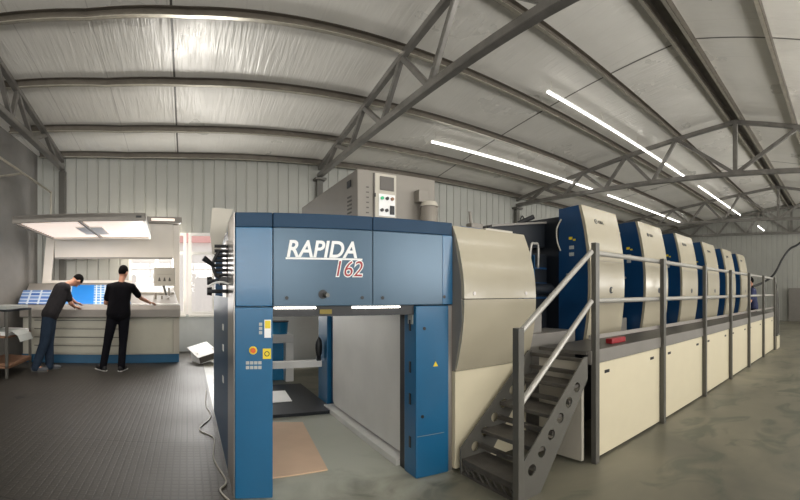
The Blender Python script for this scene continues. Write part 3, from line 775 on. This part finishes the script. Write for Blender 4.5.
# ------------------------------------------------------------------ gallery platform with skirt panels and railing
def yp(x): return 1.838 - .0274 * (x - 2.73)
pf = thing('gallery_platform', 'grey walkway platform with ivory skirt panels and two bar railing', 'platform', (6, 1.9, 0))
PXs = [2.68, 3.84, 5.02, 6.12, 7.20, 8.34, 9.47]
q = lambda x0, x1, a, b: [(x0, yp(x0) + a), (x1, yp(x1) + a), (x1, b), (x0, b)]
MB().quadbox(q(2.62, 9.52, .03, 2.36), .835, .862).build('deck', M['deck'], pf)
qq = lambda x0, x1, a, b: [(x0, yp(x0) + a), (x1, yp(x1) + a), (x1, yp(x1) + b), (x0, yp(x0) + b)]
MB().quadbox(qq(2.64, 9.52, .0, .03), .762, .866, .004).build('fascia_beam', M['greypaint'], pf)
MB().quadbox(qq(2.64, 9.52, .012, .024), .952, .985).build('toe_board', M['chrome'], pf)
for i in range(6):
    a, b = PXs[i] + .035, PXs[i + 1] - .03
    pn = MB().quadbox(qq(a, b, .012, .036), .02, .757, .003).build('skirt_panel', M['panelwhite'], pf)
    for x in (a + .16, b - .16):
        MB().quadbox([(x - .035, yp(x) + .009), (x + .035, yp(x) + .009), (x + .035, yp(x) + .02), (x - .035, yp(x) + .02)], .665, .69).build('finger_slot', M['black'], pn)
for i, x in enumerate(PXs):
    h = 1.70 if i == 0 else 1.655
    ps = MB().box(x - .026, x + .026, yp(x) - .035, yp(x) + .011, 0, h, .004).build('rail_post', M['postgrey'], pf)
for z, r in ((1.628, .021), (1.25, .021)):
    MB().cyl((2.68, yp(2.68) + .035, z), (9.47, yp(9.47) + .035, z), r, seg=14).build('hand_rail' if z > 1.5 else 'mid_rail', M['railgrey'], pf, smooth=False)
# end panel of the platform by the stairs
MB().box(2.60, 2.63, 1.90, 2.34, .02, .80, .003).build('end_panel', M['cabinetpanel'], pf)
# objects on the deck
m = MB(); m.box(3.12, 3.36, 1.95, 2.02, .863, .91, .01)
tag(m.build('tool_box', M['red']), 'red tool box lying on the walkway deck', 'tool box')

# ------------------------------------------------------------------ stairs
st = thing('access_stairs', 'dark steel stairs with round holed stringers up to the walkway', 'stairs', (2.2, 2.1, 0))
import itertools
def stringer(y0, y1):
    pts = [(1.84, 0), (2.06, 0), (2.595, .66), (2.595, .83), (2.55, .83), (1.84, .19)]
    bm = bmesh.new()
    # plate with round holes: triangulated fill between outer loop and hole loops
    def loop(ps):
        vs = [bm.verts.new((p[0], 0, p[1])) for p in ps]
        return [bm.edges.new((vs[i], vs[(i + 1) % len(vs)])) for i in range(len(vs))]
    edges = loop(pts)
    n = 6
    for i in range(n):
        t = (i + .55) / (n + .15); cx = 1.925 + (2.52 - 1.925) * t; cz = .125 + (.675 - .125) * t
        edges += loop([(cx + .037 * math.cos(2 * PI * k / 18), cz + .037 * math.sin(2 * PI * k / 18)) for k in range(18)])
    r = bmesh.ops.triangle_fill(bm, use_beauty=True, use_dissolve=False, edges=edges)
    ex = bmesh.ops.extrude_face_region(bm, geom=bm.faces[:])
    for v in ex['geom']:
        if isinstance(v, bmesh.types.BMVert): v.co.y += y1 - y0
    for v in bm.verts: v.co.y += y0
    bmesh.ops.recalc_face_normals(bm, faces=bm.faces)
    m = MB(); m.merge(bm); return m
stringer(1.84, 1.852).build('stringer', M['postgrey'], st); stringer(2.412, 2.424).build('stringer', M['postgrey'], st)
tz = [.115, .29, .465, .64, .815]; tx = [1.85, 2.035, 2.22, 2.40, 2.565]
for i in range(5):
    x1 = min(2.59, tx[i] + .225)
    MB().box(tx[i], x1, 1.853, 2.411, tz[i] - .028, tz[i], .004).build('tread', M['stairdark'], st)
    if i < 4: MB().box(tx[i] + .16, tx[i] + .19, 1.853, 2.411, tz[i] + .045, tz[i] + .075).build('riser_bar', M['stairdark'], st)
m = MB(); m.box(1.852, 1.862, 1.853, 2.411, 0, .02); m.box(1.852, 1.862, 1.853, 2.411, .07, .09)
for i in range(7):
    y = 1.86 + i * .08; m.bar((1.857, y, .01), (1.857, y + .07, .08), .012, .012)
m.build('toe_lattice', M['stairdark'], st)
MB().box(1.80, 1.85, 1.785, 1.838, 0, 1.10, .004).build('newel_post', M['postgrey'], st)
for z0, z1 in ((1.06, 1.628), (.615, 1.25)):
    MB().cyl((1.825, 1.812, z0), (2.63, 1.83, z1), .02, seg=14).build('stair_rail', M['railgrey'], st)

# stairs and rail at the far end of the walkway
fs = thing('end_steps', 'small white box step with dark rails at the far end of the walkway', 'steps', (9.75, 1.9, 0))
MB().box(9.56, 9.95, 1.60, 1.90, 0, .30, .004).build('step_box', M['panelwhite'], fs)
MB().box(9.56, 9.96, 1.59, 2.1, .30, .33, .003).build('tread', M['postgrey'], fs)
for x in (9.60, 9.86): MB().cyl((x, 1.62, .33), (x, 1.62, 1.40 if x < 9.7 else 1.2), .02, seg=12).build('rail_post', M['postgrey'], fs)
MB().tube([(9.55, 1.65, 1.56), (9.60, 1.63, 1.50), (9.78, 1.62, 1.28), (9.86, 1.62, 1.0)], .02).build('hand_rail', M['postgrey'], fs, smooth=True)
# black hose from the roof to the end of the press
m = MB(); m.tube([(10.25, 2.35, 1.45), (10.5, 2.1, 1.57), (10.6, 1.85, 1.78), (10.7, 1.64, 2.19), (10.8, 1.467, 2.44), (10.9, 1.2, 2.62), (11.0, .7, 3.2), (11.0, .4, 4.2), (11.0, .3, zr(.3) + .1)], .028)
tag(m.build('black_hose', M['rubber'], smooth=True), 'thick black hose sweeping down from the roof to the far end of the press', 'hose')

# ------------------------------------------------------------------ inside and behind the open bay
m = MB(); b_ = m.bm
cs = [(.60, 4.20), (1.15, 4.07), (1.02, 2.93), (.58, 2.90)]
m.quadbox(cs, .002, .012)
tag(m.build('kraft_board', M['card']), 'sheet of brown board lying on the floor inside the open bay', 'board')
m = MB(); m.quadbox([(.86, 4.75), (1.22, 4.78), (1.26, 5.3), (.88, 5.28)], .036, .044)
tag(m.build('paper_sheet', M['paper']), 'white sheet of paper lying on the dark base plate in the bay', 'paper')
wt = thing('white_stand', 'white square arched stand behind the open bay', 'stand', (1.3, 6.2, 0))
for xx in (1.10, 1.44): MB().box(xx, xx + .12, 6.0, 6.4, 0, .57, .01).build('leg', M['white'], wt)
MB().box(1.10, 1.56, 6.0, 6.4, .57, .69, .01).build('top', M['white'], wt)
MB().box(1.22, 1.44, 6.15, 6.4, .0, .57).build('back_panel', M['cyan'], wt)
m = thing('blue_bucket', 'blue plastic bucket standing on the white stand behind the bay', 'bucket', (1.37, 6.2, .69))
MB().cyl((1.37, 6.2, .692), (1.37, 6.2, .87), .135, .15, seg=24).build('bucket_body', M['cyan'], m)
MB().cyl((1.37, 6.2, .87), (1.37, 6.2, .885), .157, seg=24).build('rim', M['black'], m)
sc_ = thing('backing_screen', 'pale grey screen standing behind the bay', 'screen', (2.2, 6.9, 0))
MB().box(1.3, 3.0, 6.9, 6.95, .05, 1.5, .01).build('screen_panel', M['innerpanel'], sc_)
for x in (1.4, 2.9): MB().box(x - .03, x + .03, 6.75, 7.1, 0, .05).build('foot', M['postgrey'], sc_)
m = thing('hanging_pad', 'dark oval pad leaning on the rear post inside the bay', 'pad', (1.5, 4.77, .5))
MB().sphere((1.545, 4.76, .66), .1, (.45, .3, 1.25)).build('pad', M['black'], m, smooth=True)
MB().box(1.52, 1.57, 4.755, 4.80, .502, .58).build('stem', M['black'], m)

# white carton by the window
bx = thing('open_carton', 'white open carton tipped on the floor by the window', 'box', (.25, 7.7, 0))
Rz = Matrix.Translation((.32, 7.9, .03)) @ Matrix.Scale(.85, 4) @ Matrix.Rotation(.45, 4, 'Z') @ Matrix.Rotation(-.22, 4, 'Y')
c_ = MB(); c_.box(-.2, .2, -.18, .18, 0, .012); c_.box(-.2, -.19, -.18, .18, 0, .26); c_.box(.19, .2, -.18, .18, 0, .26); c_.box(-.2, .2, .17, .18, 0, .26)
c_.build('carton_body', M['paper'], bx, M4=Rz)
c_ = MB(); c_.bar((-.24, -.3, .18), (-.22, .2, .34), .5, .012, up=(0, 0, 1)); c_.build('flap', M['paper'], bx, M4=Rz @ Matrix.Translation((.22, 0, 0)))
MB().box(-.19, .19, -.175, -.17, .005, .22).build('dark_inside', M['screen'], bx, M4=Rz)

# cables on the floor along the unit
m = MB(); m.tube([(.26, 5.6, .012), (.22, 4.9, .012), (.25, 4.4, .012), (.12, 4.0, .012), (.24, 3.75, .012), (.21, 3.3, .012), (.27, 2.9, .012), (.22, 2.75, .012), (.32, 2.5, .012)], .006, 8)
tag(m.build('floor_cable', M['cable'], smooth=True), 'pale cable trailing along the floor beside the blue end unit', 'cable')
m = MB(); m.quadbox([(-2.08, 4.78), (-2.04, 4.76), (-1.96, 4.88), (-2.0, 4.90)], .0065, .0085)
tag(m.build('tape_scrap', M['black']), 'small black scrap lying on the tread plates', 'scrap')

# ------------------------------------------------------------------ control desk
TH = -.195
n_ = Vector((math.sin(TH), math.cos(TH), 0)); u_ = Vector((math.cos(TH), -math.sin(TH), 0))
C0 = n_ * 7.7
def cm(): return Matrix(((u_.x, n_.x, 0, C0.x), (u_.y, n_.y, 0, C0.y), (0, 0, 1, 0), (0, 0, 0, 1)))
CM = cm()
cd = thing('control_desk', 'long beige press control desk with blue plinth and lighting canopy', 'desk', tuple(C0))
U0, U1 = -1.58, 1.385
cpart = lambda mb, name, material, parent=cd: mb.build(name, material, parent, M4=CM)
cpart(MB().box(U0 + .03, U1 - .01, .03, .95, 0.008, .165, .004), 'plinth', M['consoleblue'])
bd = cpart(MB().box(U0 + .05, U1 - .005, .02, 1.0, .166, .842, .006), 'desk_body', M['consolebody'])
cpart(MB().prism([(-.06, .855), (.0, .845), (1.0, .845), (1.0, 1.50), (.95, 1.50), (.08, 1.075), (-.02, 1.075), (-.07, 1.0)], 'x', U0, U1, .012), 'desk_top', M['consolelip'])
for c in ((-1.33, .42),):
    for i in range(4):
        z = .20 + i * .155
        dw = cpart(MB().box(c[0], c[1], .002, .02, z, z + .145, .004), 'drawer', M['consolebody'])
        cpart(MB().box(c[0] + .02, c[1] - .02, -.004, .003, z + .125, z + .138), 'finger_pull', M['screen'], dw)
cpart(MB().box(.45, 1.24, .002, .02, .19, .82, .004), 'cupboard_door', M['consolebody'])
cpart(MB().box(1.26, 1.375, .002, .02, .19, .82, .004), 'end_filler', M['cabinetpanel'])
# right hand flat section with rim
cpart(MB().box(.50, 1.38, .0, .30, 1.076, 1.10, .006), 'key_ledge', M['white'])
for i in range(3): cpart(MB().box(.95 + i * .12, .99 + i * .12, .30, .34, 1.10, 1.30 - .05 * i, .005), 'instrument', M['cabinet'])
cpart(MB().box(.55, 1.36, .50, .54, 1.285, 1.315, .004), 'rear_rim', M['cabinetpanel'])
# canopy frame: posts, back board
cpart(MB().prism([(-1.36, 1.05), (-1.18, 1.05), (-1.02, 2.72), (-1.20, 2.72)], 'y', .98, 1.12, .01), 'canopy_post', M['framewhite'])
cpart(MB().prism([(1.42, 1.05), (1.56, 1.05), (1.56, 2.72), (1.42, 2.72)], 'y', .98, 1.12, .01), 'canopy_post', M['framewhite'])
cpart(MB().box(-1.05, 1.42, 1.0, 1.05, 2.02, 2.80, .006), 'back_board', M['framewhite'])
cpart(MB().box(-1.05, 1.40, .985, 1.0, 2.0, 2.04, .004), 'board_rim', M['consolelip'])
tb = cpart(MB().box(.86, 1.57, .80, 1.10, 2.74, 2.86, .006), 'top_box', M['hood'])
cpart(MB().box(.94, 1.42, .795, .80, 2.775, 2.825), 'top_lamp', M['hoodlight'], tb)
cpart(MB().box(-1.2, .55, .92, .96, 1.50, 1.56, .006), 'sheet_stop', M['framewhite'])
# canopy lamp, its sides run straight back to the wall
H = {'fl': (-2.57, 5.81), 'fr': (-.60, 6.07), 'br': (-.70, 8.17), 'bl': (-2.60, 7.87)}
hd = MB().quadbox([H['fl'], H['fr'], H['br'], H['bl']], 2.405, 2.47, .004).build('canopy', M['hood'], cd)
def hp(s, t):    # s across, t depth
    a = Vector(H['fl']).lerp(Vector(H['fr']), s); b = Vector(H['bl']).lerp(Vector(H['br']), s); return tuple(a.lerp(b, t))
def hq(s0, s1, t0, t1): return [hp(s0, t0), hp(s1, t0), hp(s1, t1), hp(s0, t1)]
MB().quadbox(hq(0, 1, 0, .02), 2.355, 2.47, .003).build('front_edge', M['hood'], hd)
MB().quadbox(hq(0, .02, .02, 1), 2.355, 2.404).build('side_edge', M['hood'], hd); MB().quadbox(hq(.98, 1, .02, 1), 2.355, 2.404).build('side_edge', M['framewhite'], hd)
MB().quadbox(hq(.02, .98, .97, 1), 2.355, 2.404).build('rear_edge', M['framewhite'], hd)
MB().quadbox(hq(.49, .51, .02, .97), 2.36, 2.404).build('divider', M['hood'], hd)
for a, b in ((.02, .49), (.51, .98)):
    MB().quadbox(hq(a + .005, b - .005, .02, .965), 2.385, 2.404).build('diffuser', M['hoodlight'], hd)
MB().quadbox(hq(.40, .62, .35, .75), 2.368, 2.384).build('reflector_plate', M['white'], hd)
MB().quadbox(hq(.93, .97, -.004, 0), 2.40, 2.43).build('switch', M['black'], hd)
# sheets on the sloping top
def slope(u0, u1, v0, v1, lift): # quad lying on the slope
    zz = lambda v: 1.075 + (v - .08) * (1.50 - 1.075) / .87 + lift
    bm = bmesh.new()
    vs = [bm.verts.new((u, v, zz(v) + t)) for t in (0, .004) for u, v in ((u0, v0), (u1, v0), (u1, v1), (u0, v1))]
    bm.faces.new(vs[:4]); bm.faces.new(vs[4:])
    for i in range(4): bm.faces.new((vs[i], vs[(i + 1) % 4], vs[4 + (i + 1) % 4], vs[4 + i]))
    bmesh.ops.recalc_face_normals(bm, faces=bm.faces); m = MB(); m.merge(bm); return m
def place(mb, name, material):
    o = mb.build(name, material); o.matrix_world = CM; return o
tag(place(slope(-1.64, -.88, .08, .62, .015), 'printed_sheet', M['printstripe']), 'striped blue printed sheet at the left end of the control desk', 'printed sheet', 'printed sheets on the desk')
sh2 = place(slope(-.84, .48, .10, .86, .005), 'printed_sheet', M['printgrid']); tag(sh2, 'printed sheet of blue labels lying between the two men', 'printed sheet', 'printed sheets on the desk')
o = slope(-.66, -.22, .105, .855, .0095).build('solid_print', M['printblue'], sh2)
o.location = (0, 0, 0)
# instrument display on its arm
ds = thing('display_panel', 'beige instrument display on an arm at the right of the desk', 'display', tuple(C0 + u_ * 1.2 + n_ * .4 + Vector((0, 0, 1.1))))
dpart = lambda mb, name, material, parent=ds: mb.build(name, material, parent, M4=CM)
dp = dpart(MB().box(.94, 1.36, .34, .40, 1.44, 1.79, .012), 'housing', M['cabinetpanel'])
for i in range(3): dpart(MB().prism([(1.02 + i * .10, 1.53), (1.07 + i * .10, 1.53), (1.055 + i * .10, 1.60), (1.035 + i * .10, 1.60)], 'y', .334, .341), 'gauge', M['screen'], dp)
dpart(MB().box(1.0, 1.30, .336, .341, 1.66, 1.664), 'line', M['cabinet'], dp)
dpart(MB().cyl((1.13, .40, 1.46), (1.19, .40, 1.262), .025), 'arm', M['postgrey']); dpart(MB().cyl((1.24, .38, 1.40), (1.24, .38, 1.24), .018), 'arm', M['cabinet'])

# trolley with stacked paper against the left wall
tr = thing('paper_trolley', 'dark steel trolley with shelves at the left edge', 'trolley', (-2.85, 6.1, 0))
TX0, TX1, TY0, TY1 = -3.12, -2.62, 5.75, 6.75
for x in (TX0 + .02, TX1 - .02):
    for y in (TY0 + .02, TY1 - .02): MB().box(x - .02, x + .02, y - .02, y + .02, .007, 1.02).build('leg', M['postgrey'], tr)
for z in (.16, .62, 1.02): MB().box(TX0, TX1, TY0, TY1, z, z + .03, .003).build('shelf', M['machine'] if z > 1 else M['wood'], tr)
for i, (z, h, mm, x1, l) in enumerate(((1.052, .05, 'papergrey', -2.66, 'flat grey stack of sheets on the trolley top'), (.652, .05, 'paper', -2.64, 'white stack of sheets on the middle trolley shelf'),
                                   (.192, .04, 'wood', -2.60, 'brown board stack on the bottom trolley shelf'))):
    m = MB()
    m.box(TX0 + .03, x1, TY0 + .05, TY1 - .06, z, z + h, .004)
    tag(m.build('paper_stack', M[mm]), l, 'paper stack', 'stacks on the trolley')
m = MB(); b_ = m.bm
cv = [(-3.05, .713), (-2.75, .716), (-2.60, .72), (-2.50, .66), (-2.46, .57)]
m.prism(cv + [(x, z - .008) for x, z in reversed(cv)], 'y', 5.86, 6.4)
tag(m.build('bent_sheet', M['papergrey']), 'curled pale sheet drooping off the middle trolley shelf', 'sheet')

# ------------------------------------------------------------------ people
def capsule(mb, a, b, ra, rb):
    a, b = Vector(a), Vector(b)
    mb.sphere(a, ra, seg=14); mb.sphere(b, rb, seg=14)
    if (b - a).length > 1e-4: mb.cyl(a, b, ra, rb, seg=14)
def fuse(mb, name, material, parent, voxel, smooth=6):
    me = bpy.data.meshes.new(name); mb.bm.to_mesh(me); mb.bm.free()
    t = bpy.data.objects.new(name, me); col.objects.link(t)
    r = t.modifiers.new('r', 'REMESH'); r.mode = 'VOXEL'; r.voxel_size = voxel
    s = t.modifiers.new('s', 'SMOOTH'); s.iterations = smooth; s.factor = .5
    dg = bpy.context.evaluated_depsgraph_get(); dg.update()
    m2 = bpy.data.meshes.new_from_object(t.evaluated_get(dg)); bpy.data.objects.remove(t); bpy.data.meshes.remove(me)
    m2.name = name; m2.materials.clear(); m2.materials.append(material)
    for p in m2.polygons: p.use_smooth = True
    o = bpy.data.objects.new(name, m2); col.objects.link(o)
    if parent is not None: o.parent = parent; o.location = -parent.location
    return o
def hand(mb, wrist, direction, palm_n, side, curl=.5):
    d = Vector(direction).normalized(); pn = Vector(palm_n).normalized(); sd = d.cross(pn).normalized() * side; pn = sd.cross(d).normalized() * side
    w = Vector(wrist)
    for k in (-1, 0, 1): capsule(mb, w + sd * .012 * k, w + d * .085 + sd * .024 * k, .016, .014)
    for k, (ln, off) in enumerate(((.068, .033), (.078, .011), (.073, -.011), (.055, -.031))):
        p = w + d * .088 + sd * off; dd = d; r = .0095
        for j, f in enumerate((.45, .32, .23)):
            dd = (dd + pn * curl * .5).normalized(); q = p + dd * ln * f; capsule(mb, p, q, r, r * .92); p = q; r *= .92
    p = w + d * .03 + sd * .03; q = p + (d * .6 + sd * .7 + pn * .25).normalized() * .04; capsule(mb, p, q, .013, .011)
    capsule(mb, q, q + (d * .9 + sd * .2 + pn * .3).normalized() * .032, .011, .009)

def person(label, O, F, J, cloth, facing, voxel=.0075, cat='person', bulk=0., legk=1.):
    """O: floor point under the body; F = (right, forward) axes; J: joints in (right, forward, up) metres."""
    R, Fw = Vector(F[0]), Vector(F[1])
    W = lambda p: Vector(O) + R * p[0] + Fw * p[1] + Vector((0, 0, p[2]))
    o = thing('person', label, cat, tuple(O))
    j = {k: W(v) for k, v in J.items()}
    # torso frame
    spine = (j['neck'] - j['pelvis']).normalized(); across = (j['sho_r'] - j['sho_l']).normalized(); chest = across.cross(spine) * -1
    hipax = (j['hip_r'] - j['hip_l']).normalized()
    def torso(mb, g):
        pe, ne = j['pelvis'], j['neck']
        capsule(mb, pe, pe.lerp(ne, .82), .108 + g, .10 + g)
        for s in (-1, 1):
            capsule(mb, pe + hipax * .085 * s, pe.lerp(ne, .42) + across * .072 * s, .112 + g, .10 + g)
            capsule(mb, pe.lerp(ne, .42) + across * .072 * s, pe.lerp(ne, .80) + across * .085 * s, .10 + g, .102 + g)
            capsule(mb, pe.lerp(ne, .80) + across * .085 * s, j['sho_r' if s > 0 else 'sho_l'] - spine * .005, .10 + g, .058 + g)
            capsule(mb, ne - spine * .02, j['sho_r' if s > 0 else 'sho_l'], .05 + g * .4, .05 + g)
    b = MB(); torso(b, bulk)
    capsule(b, j['neck'] - spine * .03, j['head'] - (j['head'] - j['neck']).normalized() * .05, .056, .052)
    hd, fc = j['head'], Vector(facing).normalized()
    hup = (hd - j['neck']).normalized(); fc = (fc - hup * fc.dot(hup)).normalized(); ear = fc.cross(hup)
    rot = Matrix((ear, fc, hup)).transposed()
    b.sphere(hd + hup * .02, .1, (.76, .95, 1.08), 20, rot); b.sphere(hd - hup * .045 + fc * .02, .07, (.82, .95, .95), 16, rot)
    b.sphere(hd - hup * .088 + fc * .06, .024, (1, .8, .8), 10, rot)
    capsule(b, hd + hup * .012 + fc * .090, hd - hup * .022 + fc * .108, .010, .014)
    for s in (-1, 1): b.sphere(hd + ear * .078 * s - fc * .008 - hup * .0, .03, (.4, .7, 1.05), 10, rot)
    for s, c in (('l', -1), ('r', 1)):
        capsule(b, j['sho_' + s], j['elb_' + s], .050, .041); capsule(b, j['elb_' + s], j['wri_' + s], .041, .027)
        dv = j.get('hand_' + s); hand(b, j['wri_' + s], dv - j['wri_' + s], (0, 0, -1), c, .5)
        capsule(b, j['hip_' + s], j['kne_' + s], .088, .056); capsule(b, j['kne_' + s], j['ank_' + s], .056, .040)
        capsule(b, j['ank_' + s], j['toe_' + s], .036, .03)
    fuse(b, 'body', M['skin'], o, voxel, 4)
    # face: eyes, brows, mouth
    for s in (-1, 1): MB().sphere(hd + ear * .031 * s + fc * .085 + hup * .018, .0115, (1, .7, .8), 10, rot).build('eye', M['black'], o, smooth=True)
    e = MB(); e.sphere(hd - hup * .052 + fc * .090, .02, (1.1, .35, .3), 10, rot); e.build('mouth', M['wood'], o, smooth=True)
    # hair: cap over the skull, open at the face
    h = MB(); h.sphere(hd + hup * .034 - fc * .012, .1, (.81, .98, 1.04), 20, rot)
    bmesh.ops.bisect_plane(h.bm, geom=h.bm.verts[:] + h.bm.edges[:] + h.bm.faces[:], plane_co=hd + hup * .03 + fc * .03, plane_no=(fc * .75 - hup * .62).normalized(), clear_outer=True)
    bmesh.ops.holes_fill(h.bm, edges=[x for x in h.bm.edges if len(x.link_faces) == 1])
    h.build('hair', cloth['hair'], o, smooth=True)
    # T-shirt
    t = MB(); torso(t, .014 + bulk)
    for s in 'lr': capsule(t, j['sho_' + s], j['sho_' + s].lerp(j['elb_' + s], .72), .066, .060)
    capsule(t, j['pelvis'] - spine * .03 + hipax * .08, j['pelvis'] - spine * .03 - hipax * .08, .118, .118)
    fuse(t, 'shirt', cloth['shirt'], o, .012, 5)
    t = MB()
    for s in 'lr':
        capsule(t, j['hip_' + s], j['kne_' + s], .104 * legk, .075 * legk); capsule(t, j['kne_' + s], j['ank_' + s] + (j['kne_' + s] - j['ank_' + s]).normalized() * -.012, .072 * legk, .062 * legk)
        capsule(t, j['pelvis'] - spine * .02, j['hip_' + s], .12, .108)
    fuse(t, 'trousers', cloth['legs'], o, .012, 5)
    for s in 'lr':
        t = MB(); a, q = j['ank_' + s], j['toe_' + s]; d = (q - a); d.z = 0; d.normalize()
        heel = Vector((a.x, a.y, .052)) - d * .045; ball = Vector((a.x, a.y, .047)) + d * .13
        capsule(t, heel, ball, .045, .042); capsule(t, ball, ball + d * .05, .042, .034); capsule(t, a, heel + d * .03, .05, .045)
        sh_ = fuse(t, 'shoe', cloth['shoe'], o, .009, 3)
        for v in sh_.data.vertices: v.co.z = max(v.co.z, .012)
        sl = MB(); sl.bar(heel - d * .035 + Vector((0, 0, -.036)), ball + d * .075 + Vector((0, 0, -.031)), .082, .022, bevel=.008); sl.build('sole', cloth['sole'], sh_)
    return o
def axes(th): return (math.cos(th), -math.sin(th), 0), (math.sin(th), math.cos(th), 0)

# the standing man with his back to us, one arm on the desk
th = (116 - 187) / 420; R, F = axes(th); O = Vector(F) * 7.02
J = dict(pelvis=(.04, .04, .95), neck=(.085, .10, 1.475), head=(.125, .145, 1.645), sho_l=(-.10, .09, 1.405), sho_r=(.275, .10, 1.40),
         elb_l=(-.175, .16, 1.14), wri_l=(-.14, .40, 1.115), hand_l=(-.13, .5, 1.10), elb_r=(.425, .30, 1.22), wri_r=(.60, .50, 1.135), hand_r=(.68, .56, 1.115),
         hip_l=(-.055, .04, .90), hip_r=(.135, .04, .90), kne_l=(-.14, .05, .49), kne_r=(.12, .06, .49), ank_l=(-.215, -.02, .085), ank_r=(.09, -.04, .085), toe_l=(-.30, .10, .04), toe_r=(.15, .09, .04))
person('man in black clothes standing back turned, arm stretched over the desk', O, (R, F), J, dict(shirt=M['shirtblack'], legs=M['trouser'], shoe=M['shoeblack'], sole=M['sole'], hair=M['hair']), Vector(F) * .8 + Vector(R) * .55 + Vector((0, 0, -.25)))
# the man bending over the sheets
th = (52 - 187) / 420; R, F = axes(th); O = Vector(F) * 6.98
J = dict(pelvis=(-.03, .04, .95), neck=(.215, .23, 1.445), head=(.43, .33, 1.52), sho_l=(.17, .36, 1.41), sho_r=(.235, .06, 1.385),
         elb_l=(.36, .46, 1.17), wri_l=(.43, .54, 1.13), hand_l=(.51, .62, 1.11), elb_r=(.315, .10, 1.13), wri_r=(.395, .30, 1.065), hand_r=(.465, .38, 1.045),
         hip_l=(-.03, .13, .90), hip_r=(-.05, -.06, .90), kne_l=(-.05, .12, .49), kne_r=(-.125, -.04, .49), ank_l=(-.04, .10, .085), ank_r=(-.27, -.05, .085), toe_l=(.08, .15, .04), toe_r=(-.09, -.08, .04))
person('man in charcoal shirt and jeans bending over the printed sheets', O, (R, F), J, dict(shirt=M['shirtgrey'], legs=M['jeans'], shoe=M['shoegrey'], sole=M['postgrey'], hair=M['hair']), Vector(R) * .75 + Vector(F) * .6 + Vector((0, 0, -.55)), bulk=.018, legk=1.16)
# the worker at the far end of the press
O = Vector((10.9, 2.46, 0)); Fv = Vector((-.3, .95, 0)).normalized(); Rv = Vector((Fv.y, -Fv.x, 0))
J = dict(pelvis=(0, 0, .93), neck=(0, .05, 1.43), head=(0, .09, 1.59), sho_l=(-.18, .05, 1.36), sho_r=(.18, .05, 1.36), elb_l=(-.23, .1, 1.08), wri_l=(-.2, .32, 1.08), hand_l=(-.2, .42, 1.1),
         elb_r=(.23, .08, 1.08), wri_r=(.2, .3, 1.1), hand_r=(.2, .4, 1.12), hip_l=(-.095, 0, .88), hip_r=(.095, 0, .88), kne_l=(-.1, .02, .48), kne_r=(.1, .02, .48), ank_l=(-.1, -.02, .085), ank_r=(.1, -.02, .085), toe_l=(-.12, .11, .04), toe_r=(.12, .11, .04))
person('worker in dark blue standing at the far end of the press', O, (tuple(Rv), tuple(Fv)), J, dict(shirt=M['workshirt'], legs=M['trouser'], shoe=M['shoeblack'], sole=M['sole'], hair=M['hair']), Fv, .012)

# ------------------------------------------------------------------ light
w = bpy.data.worlds.new('World'); sc.world = w; w.use_nodes = True
bg = w.node_tree.nodes['Background']; bg.inputs[0].default_value = (1, .985, .97, 1); bg.inputs[1].default_value = 1.6
def area(name, loc, rot, sx, sy, power, colr=(1, 1, 1)):
    l = bpy.data.lights.new(name, 'AREA'); l.shape = 'RECTANGLE'; l.size = sx; l.size_y = sy; l.energy = power; l.color = colr
    o = bpy.data.objects.new(name, l); col.objects.link(o); o.location = loc; o.rotation_euler = rot; return o
for a, b in nw:       # daylight entering by the wide windows of the near wall
    area('window_daylight', ((a + b) / 2, YN - .16, 2.15), (PI / 2 + .75, 0, 0), b - a - .1, 2.2, 520, (1, .97, .93))
area('canopy_glow', (-1.6, 7.0, 2.35), (0, 0, .12), 1.7, 1.5, 42, (1, .93, .86))
area('back_window_daylight', (-.55, 9.15, 1.75), (-PI / 2, 0, .12), 1.1, 1.6, 100, (1, .98, .95))
area('back_window_daylight', (.5, 9.25, 1.75), (-PI / 2, 0, 0), .9, 1.6, 100, (1, .98, .95))

# ------------------------------------------------------------------ camera: a phone panorama (cylindrical projection)
cam = bpy.data.cameras.new('camera'); cam.type = 'PANO'
cam.panorama_type = 'CENTRAL_CYLINDRICAL'
FPX, X0, YH = 420., 187., 292.
cam.central_cylindrical_range_u_min = (0 - X0) / FPX; cam.central_cylindrical_range_u_max = (800 - X0) / FPX
cam.central_cylindrical_range_v_min = -(500 - YH) / FPX; cam.central_cylindrical_range_v_max = YH / FPX
cam.central_cylindrical_radius = 1
cam.clip_end = 200
co = bpy.data.objects.new('camera', cam); col.objects.link(co); co.location = (0, 0, HC); co.rotation_euler = (PI / 2, 0, 0)
sc.camera = co
sc.view_settings.view_transform = 'Standard'; sc.view_settings.look = 'None'; sc.view_settings.gamma = 1; sc.view_settings.exposure = -.36
sc.view_settings.use_curve_mapping = False
sc.render.engine = 'CYCLES'
sc.cycles.use_denoising = True
sc.cycles.max_bounces = 8; sc.cycles.sample_clamp_indirect = 4
